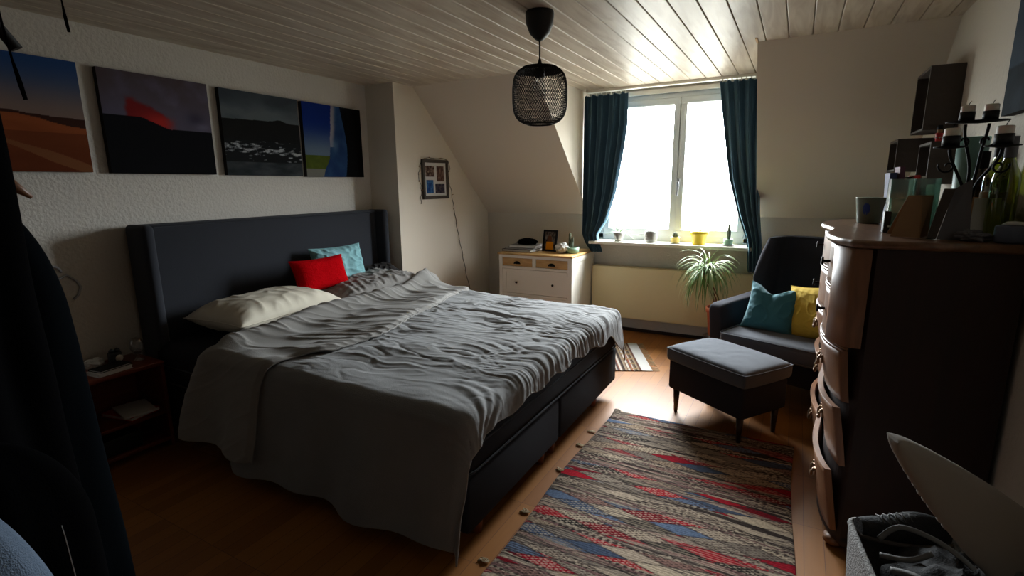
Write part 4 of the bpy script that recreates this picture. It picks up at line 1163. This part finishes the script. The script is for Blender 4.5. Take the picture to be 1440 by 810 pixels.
# ------------------------------------------------------------ nightstand
n0, n1, nx0, nx1, nz = .93, 1.395, -3.262, -2.955, .50
t = thing('nightstand', 'cherry wood bedside table with an open lower shelf', 'bedside table', ((nx0+nx1)/2, (n0+n1)/2, 0))
build('top', MB().rbox(nx0, nx1, n0, n1, nz-.022, nz, .004), M['night'], t)
build('shelf', MB().rbox(nx0+.01, nx1-.012, n0+.021, n1-.021, .20, .218, .003), M['night'], t)
build('bottom_shelf', MB().rbox(nx0+.01, nx1-.012, n0+.021, n1-.021, .04, .06, .003), M['night'], t)
for a, b in ((n0+.002, n0+.02), (n1-.02, n1-.002)): build('side_panel', MB().box(nx0+.005, nx1-.006, a, b, 0, nz-.022), M['night'], t, bevel=.002)
build('back_panel', MB().box(nx0, nx0+.008, n0+.02, n1-.02, .04, nz-.022), M['night'], t)
NZ = nz+.001
t = thing('glass_globe', 'clear glass globe tea light holder on the bedside table', 'candle holder', (-3.09, 1.335, NZ))
c = (-3.09, 1.335, NZ)
prof = [(0, .04)]+[(.034*math.sin(a), .083-.046*math.cos(a)) for a in [PI*k/16 for k in range(1, 13)]]
build('globe', MB().lathe(prof, c, 28), M['clear'], t)
build('base', MB().lathe([(0,0),(.026,0),(.027,.004),(.012,.010),(.010,.034),(.022,.040),(0,.041)], c, 24), M['clear'], t)
build('tea_light', MB().lathe([(0,.045),(.018,.045),(.018,.058),(0,.058)], c, 20), M['zinc'], t)
t = thing('alarm_clock', 'small black alarm clock with pale round dial on the bedside table', 'clock', (-3.10, 1.235, NZ))
build('case', MB().rbox(-3.125, -3.085, 1.205, 1.262, NZ, NZ+.075, .01), M['blackplastic'], t)
build('dial', MB().lathe([(0, .0015), (.018, .0015), (.018, 0)], (0,0,0), 20, Matrix.Translation((-3.0848, 1.245, NZ+.040)) @ Matrix.Rotation(PI/2, 4, 'Y')), M['ceramic_white'], t)
build('bells', MB().lathe([(0,.02),(.012,.012),(.014,0),(0,0)], (-3.105, 1.222, NZ+.074), 12).lathe([(0,.02),(.012,.012),(.014,0),(0,0)], (-3.105, 1.247, NZ+.074), 12), M['blackplastic'], t)
book('book', 'white paged paperback at the front of the bedside table', 'book', -3.02, 1.17, NZ, .10, .16, .018, 6, 'paper')
book('notebook', 'black notebook lying on the white paperback at bedside', 'notebook', -3.025, 1.175, NZ+.019, .095, .15, .010, 10, 'black')
tag(lump('tissue', 'crumpled white tissue beside the clock on the bedside table', 'tissue', (-3.16, 1.16, NZ+.02), .03, .035, .025, 'paper', 3, .5, .7), None)
book('book', 'red covered book on the lower shelf of the bedside table', 'book', -3.09, 1.26, .2195, .22, .16, .02, 12, 'redplastic')
book('magazine', 'pale open magazine on top of the red book under the bedside table', 'magazine', -3.07, 1.27, .2405, .22, .15, .008, -10, 'paper')
t = thing('storage_box', 'black box on the lowest shelf of the bedside table', 'box', (-3.08, 1.2, .061))
build('box', MB().rbox(-3.18, -2.99, 1.05, 1.25, .061, .15, .005), M['blackplastic'], t)
tag(build('wall_hook', MB().tube([(-3.262, 1.10+.03*math.cos(a)*1.0, 1.005+.035*math.sin(a)) for a in [q*.35 for q in range(15)]] + [(-3.262, 1.15, .99), (-3.262, 1.185, .955), (-3.262, 1.20, .92), (-3.262, 1.185, .88), (-3.262, 1.16, .86)], .006, 6), M['plasticpale']), 'pale looped plastic hook on the left wall beside dark coats', 'wall hook')

# ------------------------------------------------------------ photo collage and string lights on the pillar
t = thing('collage_frame', 'wooden collage frame with four small photos on the white pillar wall', 'photo frame', (XB, 3.87, 1.30))
y0, y1, z0, z1 = 3.685, 4.068, 1.300, 1.655
m = MB(); b = .028
for q in ((y0, y1, z0, z0+b), (y0, y1, z1-b, z1), (y0, y0+b, z0+b, z1-b), (y1-b, y1, z0+b, z1-b)): m.box(XB, XB+.022, q[0], q[1], q[2], q[3])
build('frame', m, M['darkbox'], t, bevel=.002)
build('mount', MB().box(XB, XB+.008, y0+b, y1-b, z0+b, z1-b), M['paper'], t)
def pc(seed, base, hi):
    return lambda u, v: mixc(base, hi, .5+1.8*fbm(u*5+seed, v*5, seed))
for k, (a, b_, c0, c1, base, hi) in enumerate(((.06, .46, .58, .90, (52,34,30), (150,130,116)), (.56, .90, .44, .90, (72,50,42), (130,104,90)), (.08, .40, .08, .48, (30,60,120), (70,120,170)), (.48, .92, .08, .36, (34,36,60), (96,84,84)))):
    P = []; C = []; n = 26; iy0, iy1, iz0, iz1 = y0+b, y1-b, z0+b, z1-b; fn = pc(k*3.3, base, hi)
    for i in range(n+1):
        row = []
        for j in range(n+1):
            row.append(Vector((XB+.0095, iy0+(iy1-iy0)*(a+(b_-a)*j/n), iz0+(iz1-iz0)*(c0+(c1-c0)*i/n)))); c = fn(j/n, i/n); C.append((s2l(c[0]), s2l(c[1]), s2l(c[2]), 1))
        P.append(row)
    build('photo', MB().grid(P), M['print'], t, cols=C)
t = thing('string_lights', 'thin dark fairy light string draped around the collage frame and down the wall', 'string lights', (XB, 3.9, 1.3))
pts = [(3.655,1.26),(3.66,1.32),(3.672,1.38),(3.66,1.44),(3.635,1.50),(3.645,1.54),(3.668,1.60),(3.69,1.655),(3.76,1.668),(3.87,1.662),(3.98,1.668),(4.065,1.65),(4.09,1.55),(4.085,1.47),(4.12,1.38),(4.14,1.28),(4.17,1.16),(4.19,1.05),(4.225,.92),(4.27,.78),(4.30,.66),(4.34,.52),(4.40,.34),(4.42,.20),(4.44,.03)]
cp = []
for i in range(len(pts)-1):
    for k in range(4): f = k/4; cp.append((XB+.026 if 7 <= i < 12 else XB+.006, pts[i][0]+(pts[i+1][0]-pts[i][0])*f+.006*math.sin((i+f)*5), pts[i][1]+(pts[i+1][1]-pts[i][1])*f))
build('cord', MB().tube(cp, .0024, 5), M['black'], t)
for i in range(3, len(cp), 5):
    p = Vector(cp[i]); sg = 1 if (i//5) % 2 else -1
    build('bulb', MB().tube([p, p+Vector((.004, sg*.014, .004)), p+Vector((.006, sg*.024, .006))], [.0025, .0035, .002], 6), M['kraft'], t)

# ------------------------------------------------------------ coats in the left foreground
def garment(name, label, cat, c, ztop, zbot, rx, ry, matn, seed, shoulder=.12, nf=7, rot=0, flare=.25, parts=None, loc=None):
    t = thing(name, label, cat, (c[0], c[1], zbot)); P = []; nz, na = 70, 96
    for i in range(nz+1):
        u = i/nz; z = ztop+(zbot-ztop)*u
        sh = math.sqrt(max(0, 1-(1-min(1, u/shoulder))**2)) if u < shoulder else 1
        sc = sh*(.86+flare*u); row = []
        for k in range(na):
            a = 2*PI*k/na; f = 1+(.07+.07*u)*math.sin(nf*a+seed+1.5*noise.noise(Vector((math.cos(a), math.sin(a), z*1.5+seed))))+.04*noise.noise(Vector((math.cos(a)*3, math.sin(a)*3, z*4+seed)))
            x = rx*sc*f*math.cos(a); y = ry*sc*f*math.sin(a)
            row.append(Vector((c[0]+x*math.cos(rot)-y*math.sin(rot), c[1]+x*math.sin(rot)+y*math.cos(rot), z)))
        P.append(row)
    m = MB(); m.grid(P, True, True); build('coat_body', m, M[matn], t, solid=.006)
    return t, P
E1 = Vector((-.952, .306, 0)); E2 = Vector((.306, .952, 0))
def W(e1, e2, z): p = E1*e1+E2*e2; return Vector((p.x, p.y, z))
ang = math.atan2(E1.y, E1.x)
t = thing('coat_stand', 'black coat stand carrying dark coats at the left edge of frame', 'coat stand', tuple(W(1.50, -.22, 0)))
p0 = W(1.50, -.22, 0)
m = MB().tube([p0+Vector((0,0,.02)), p0+Vector((0,0,1.95))], .018, 12); m.lathe([(0,0),(.18,0),(.18,.015),(.03,.03),(0,.03)], tuple(p0), 32)
build('pole', m, M['black'], t)
for a, b in ((W(1.49, .030, 1.700), W(1.49, -.02, 1.79)), (W(1.34, -.25, 1.70), W(1.38, -.25, 1.80)), (W(1.62, -.30, 1.70), W(1.6, -.3, 1.80))):
    build('hook', MB().tube([p0+Vector((0,0,1.88)), p0.lerp(b, .6)+Vector((0,0,.75)) if 0 else (p0*.4+b*.6)*1 + Vector((0,0,1.86-(p0*.4+b*.6).z)), b, a], [.011, .011, .009, .0115], 10), M['black'], t)
tag(build('cord', MB().tube([W(1.40, .010, 1.90), W(1.40, .0125, 1.78), W(1.40, .015, 1.72), W(1.40, .019, 1.665), W(1.40, .021, 1.648), W(1.40, .024, 1.622), W(1.40, .0275, 1.592)], [.0016, .0016, .0022, .0020, .0032, .0042, .0036], 8), M['coat_black']), 'black cord with thick tip crossing the desert canvas at left', 'cord')
tag(build('cord', MB().tube([W(1.40, .095, 2.0), W(1.40, .102, 1.87), W(1.40, .1075, 1.78), W(1.40, .1085, 1.755), W(1.40, .1105, 1.728)], [.0012, .0012, .0014, .0030, .0026], 8), M['coat_black']), 'short black cord end hanging near ceiling left of the lava canvas', 'cord')
ct, P = garment('coat', 'long black coat filling the left edge of the picture', 'coat', W(1.42, -.165, 0), 1.66, .38, .16, .163, 'coat_black', 2.0, .06, 7, ang, .06)
cn, P = garment('jacket', 'dark navy jacket hanging behind the long black coat', 'jacket', W(1.62, -.115, 0), 1.43, .30, .13, .153, 'coat_navy', 4.0, .26, 5, ang, .22)
m = MB().tube([W(1.36, -.02, 1.46), W(1.44, .005, 1.42), W(1.49, .018, 1.392)], [.010, .010, .006], 8)
m = MB(); m.tube([W(1.50, -.30, 1.40), W(1.48, -.16, 1.47), W(1.47, -.02, 1.435), W(1.47, .010, 1.405)], [.012, .014, .014, .004], 10)
hg = thing('coat_hanger', 'wooden coat hanger end sticking out above the navy jacket', 'coat hanger', tuple(W(1.48, -.16, 1.40)))
build('shoulder_bar', m, M['hanger'], hg)
build('hook', MB().tube([W(1.48, -.16, 1.475), W(1.48, -.16, 1.54), W(1.48, -.19, 1.57)], .003, 6), M['zinc'], hg)
dj, P = garment('denim_jacket', 'light blue denim jacket hanging low at the bottom left corner', 'jacket', W(.86, -.150, 0), 1.075, .30, .09, .118, 'denim', 8.0, .42, 4, ang, .15)
m = MB()
for q in (0,): m.tube([P[i][30] + Vector((0,0,0)) for i in range(14, 70, 2)], .004, 6)
build('seam', m, M['denim'], dj)
gr, P = garment('jacket', 'black jacket with metal zip hanging between coat and denim jacket', 'jacket', W(1.24, -.128, 0), .98, .34, .11, .142, 'coat_black', 11.0, .30, 5, ang, .10)
k0 = min(range(96), key=lambda k: -(P[40][k]-W(0,0,0)).dot(E2)-.3*(-(P[40][k]).dot(E1)))
build('zip', MB().tube([P[i][(k0-6) % 96] for i in range(18, 70, 2)], .0035, 6), M['zinc'], gr)

# ------------------------------------------------------------ laundry basket and ironing board
Mb = Matrix.Translation((.213, 1.70, 0)) @ Matrix.Rotation(R(8.5), 4, 'Z')
bk = thing('storage_basket', 'grey woven fabric basket full of black bags beside the dresser', 'basket', (.213, 1.70, 0), (0, 0, R(8.5)))
bw_, bd_, bh_ = .37, .46, .415; m = MB()
def br(z, ins=0):
    k = z/bh_*.02; x0, x1, y0, y1 = .02-k+ins, bw_-.02+k-ins, -bd_+.02-k+ins, -.0-ins-.02+k; r = .03; pts = []
    for cx_, cy_, a0 in ((x1-r, y1-r, 0), (x0+r, y1-r, PI/2), (x0+r, y0+r, PI), (x1-r, y0+r, 1.5*PI)):
        for q in range(6): a = a0+q*PI/10; pts.append(Vector((cx_+r*math.cos(a), cy_+r*math.sin(a), z)))
    return pts
m.loft([br(0), br(.2), br(bh_-.02), br(bh_), br(bh_, .012), br(.2, .012), br(.02, .012)])
build('basket_body', m, M['felt'], bk, world=False)
build('rim', MB().tube(br(bh_, .004), .008, 8, closed=True), M['felt'], bk, world=False)
def inb(x, y, z): return Mb @ Vector((x, y, z))
bb = thing('shoulder_bag', 'black bag with looped straps stuffed into the grey basket', 'bag', tuple(inb(.19, -.22, .2)))
m = MB(); P = []; cc = inb(.19, -.24, .33)
for i in range(41):
    th = PI*i/40; row = []
    for k in range(60):
        ph_ = 2*PI*k/60; d = Vector((math.sin(th)*math.cos(ph_), math.sin(th)*math.sin(ph_), math.cos(th)))
        rr = 1+.18*noise.noise(d*2.3)+.12*ridged(d.x*3, d.y*3+d.z, 4); q = Vector((d.x*.145*rr, d.y*.185*rr, d.z*.125*rr)); q.z = max(q.z, -.28); row.append(cc+q)
    P.append(row)
m.grid(P, True, True); build('bag_body', m, M['shoe'], bb)
def strap(pts, r, matn, parent, nm='strap'):
    q = []
    V = [Vector(p) for p in pts]
    for i in range(len(V)-1):
        a, b, c, d = V[max(i-1,0)], V[i], V[i+1], V[min(i+2, len(V)-1)]
        for k in range(6): t_ = k/6; q.append(.5*((2*b)+(c-a)*t_+(2*a-5*b+4*c-d)*t_*t_+(3*b-a-3*c+d)*t_**3))
    q.append(V[-1]); A = []
    for i, p in enumerate(q):
        d = (q[min(i+1, len(q)-1)]-q[max(i-1, 0)]).normalized(); s_ = d.cross(Vector((.2,-.6,.75))).normalized(); A.append([p-s_*r, p, p+s_*r])
    return build(nm, MB().grid(A), M[matn], parent, solid=.003)
strap([inb(.05, -.12, .44), inb(.10, -.10, .475), inb(.17, -.12, .47), inb(.22, -.16, .455), inb(.25, -.22, .44)], .007, 'strap', bb)
strap([inb(.04, -.17, .425), inb(.10, -.19, .44), inb(.15, -.18, .465)], .007, 'strap', bb)
strap([inb(.22, -.15, .45), inb(.30, -.16, .47), inb(.34, -.22, .46), inb(.32, -.30, .43), inb(.26, -.32, .41)], .012, 'shoe', bb)
strap([inb(.05, -.22, .42), inb(.10, -.25, .435), inb(.13, -.30, .43), inb(.12, -.34, .42)], .009, 'strap', bb)
# shoe perched on the back corner
shp = thing('sneaker', 'black lace up shoe wedged at the corner of the grey basket', 'shoe', tuple(inb(.06, -.06, .40)))
m = MB(); rings = []
sc_ = inb(.035, -.055, .425); ax = Vector((.72, .30, -.05)).normalized(); sd = Vector((-.3, .72, 0)).normalized(); up = ax.cross(sd)*-1
if up.z < 0: up = -up
for i in range(15):
    u = i/14; w_2 = .044*(math.sin(PI*(.10+.80*u))**.55); hh = .034+.030*ss(.25, .7, u); hh *= math.sin(PI*(.12+.80*u))**.35
    c0 = sc_ + ax*(u*.24-.02); rings.append([c0+sd*(w_2*math.cos(2*PI*k/24))+up*(hh*math.sin(2*PI*k/24)+.004) for k in range(24)])
m.loft(rings); build('upper', m, M['shoe'], shp)
m = MB(); rings2 = [[p-up*.0 for p in r_] for r_ in rings]
m.tube([sc_+ax*(u/14*.24-.02)+sd*(.046*math.sin(PI*(.10+.80*u/14))**.55)*sg-up*.012 for sg in (1,) for u in range(15)]+[sc_+ax*(u/14*.24-.02)-sd*(.046*math.sin(PI*(.10+.80*u/14))**.55)-up*.012 for u in range(14, -1, -1)], .007, 6, closed=True)
build('sole', m, M['darkbox'], shp)
m = MB()
for k in range(5):
    c0 = sc_+ax*(.035+.018*k)+up*(.040+.004*k); m.tube([c0+sd*.022-up*.006, c0+up*.002, c0+ax*.018-sd*.022-up*.006], .0018, 5); m.tube([c0-sd*.022-up*.006, c0+up*.003, c0+ax*.018+sd*.022-up*.006], .0018, 5)
build('laces', m, M['strap'], shp)

ib = thing('ironing_board', 'long pale grey ironing board with pointed nose in the right foreground', 'ironing board', (.5, 1.45, 0))
T = Vector((.244, 1.40, .826)); Pm = Vector((.552, 1.533, .525)); a_ = (Pm-T).normalized()
view = (Vector((0,0,1.42))-(T+Pm)/2).normalized(); wv = a_.cross(view).normalized(); 
if wv.x < 0: wv = -wv
nn = wv.cross(a_).normalized()
if nn.dot(view) < 0: nn = -nn
tabh = [(0,.003),(.01,.012),(.03,.021),(.08,.036),(.16,.055),(.25,.072),(.36,.086),(.50,.095)]
def hw(s):
    for (a, p), (b, q) in zip(tabh[:-1], tabh[1:]):
        if a <= s <= b: return p+(q-p)*(s-a)/(b-a)
    return tabh[-1][1]
P = []; nsb = 60; Lb = .475
for i in range(nsb+1):
    s_ = Lb*i/nsb; h_ = hw(s_); row = []
    for k in range(28):
        an = 2*PI*k/28; cu, sv = math.cos(an), math.sin(an)
        xx = h_*math.copysign(abs(cu)**.8, cu); zz = .023*math.copysign(abs(sv)**.5, sv)
        gat = .0022*math.sin(s_*2*PI/.022)*max(0, -cu)**3*ss(.06, .12, s_)*(1-ss(.26,.3,s_))
        row.append(T + a_*s_ + wv*(xx-gat) + nn*zz)
    P.append(row)
build('padded_board', MB().loft(P), M['iron'], ib)
m = MB()
pA = T+a_*.44-nn*.017; m.tube([pA, Vector((.625, 1.66, .012))], .009, 8)
pA = T+a_*.43-nn*.017; m.tube([pA, Vector((.62, 1.16, .012))], .009, 8)
build('legs', m, M['zinc'], ib)

# ------------------------------------------------------------ camera, light
cam = bpy.data.cameras.new('camera'); co = bpy.data.objects.new('camera', cam); COL.objects.link(co)
yaw, pit, rol = [math.radians(v) for v in (-29.0555, 11.4484, -.6479)]
f = Vector((math.sin(yaw)*math.cos(pit), math.cos(yaw)*math.cos(pit), -math.sin(pit)))
r = f.cross(Vector((0,0,1))).normalized(); u = r.cross(f)
r2 = r*math.cos(rol)+u*math.sin(rol); u2 = r2.cross(f)
co.matrix_world = Matrix(((r2.x, u2.x, -f.x, 0), (r2.y, u2.y, -f.y, 0), (r2.z, u2.z, -f.z, 1.42), (0,0,0,1)))
cam.sensor_width = 36; cam.lens = 716.3/1440*36; cam.clip_start = .02
SC.camera = co
wd = bpy.data.worlds.new('sky'); SC.world = wd; wd.use_nodes = True
nt = wd.node_tree; bg = nt.nodes['Background']
tc = nt.nodes.new('ShaderNodeTexCoord'); sx_ = nt.nodes.new('ShaderNodeSeparateXYZ'); rp_ = nt.nodes.new('ShaderNodeValToRGB')
e = rp_.color_ramp.elements; e[0].position = .47; e[0].color = (.085,.085,.078,1); e[1].position = .51; e[1].color = (.20,.21,.22,1)
for p_, c_ in ((.60, (.50,.53,.55,1)), (.70, (.72,.77,.80,1)), (.88, (.75,.77,.78,1))): q_ = e.new(p_); q_.color = c_
mp_ = nt.nodes.new('ShaderNodeMapRange'); mp_.inputs['From Min'].default_value = -1; mp_.inputs['From Max'].default_value = 1
nt.links.new(tc.outputs['Generated'], sx_.inputs[0]); nt.links.new(sx_.outputs['Z'], mp_.inputs['Value']); nt.links.new(mp_.outputs[0], rp_.inputs[0])
nt.links.new(rp_.outputs[0], bg.inputs['Color']); bg.inputs['Strength'].default_value = 130.0
pl = bpy.data.lights.new('window_portal', 'AREA'); pl.shape = 'RECTANGLE'; pl.size = WX1-WX0; pl.size_y = WZ1-WZ0; pl.cycles.is_portal = True
po = bpy.data.objects.new('window_portal', pl); COL.objects.link(po); po.location = ((WX0+WX1)/2, YW+.13, (WZ0+WZ1)/2); po.rotation_euler = (-PI/2, 0, 0)
SC.view_settings.view_transform = 'Standard'; SC.view_settings.look = 'None'; SC.view_settings.gamma = 1; SC.view_settings.use_curve_mapping = False
SC.view_settings.exposure = 0.0
SC.cycles.use_denoising = True; SC.cycles.max_bounces = 10; SC.cycles.diffuse_bounces = 3; SC.cycles.transparent_max_bounces = 16
SC.cycles.sample_clamp_indirect = 8; SC.cycles.caustics_reflective = False; SC.cycles.caustics_refractive = False
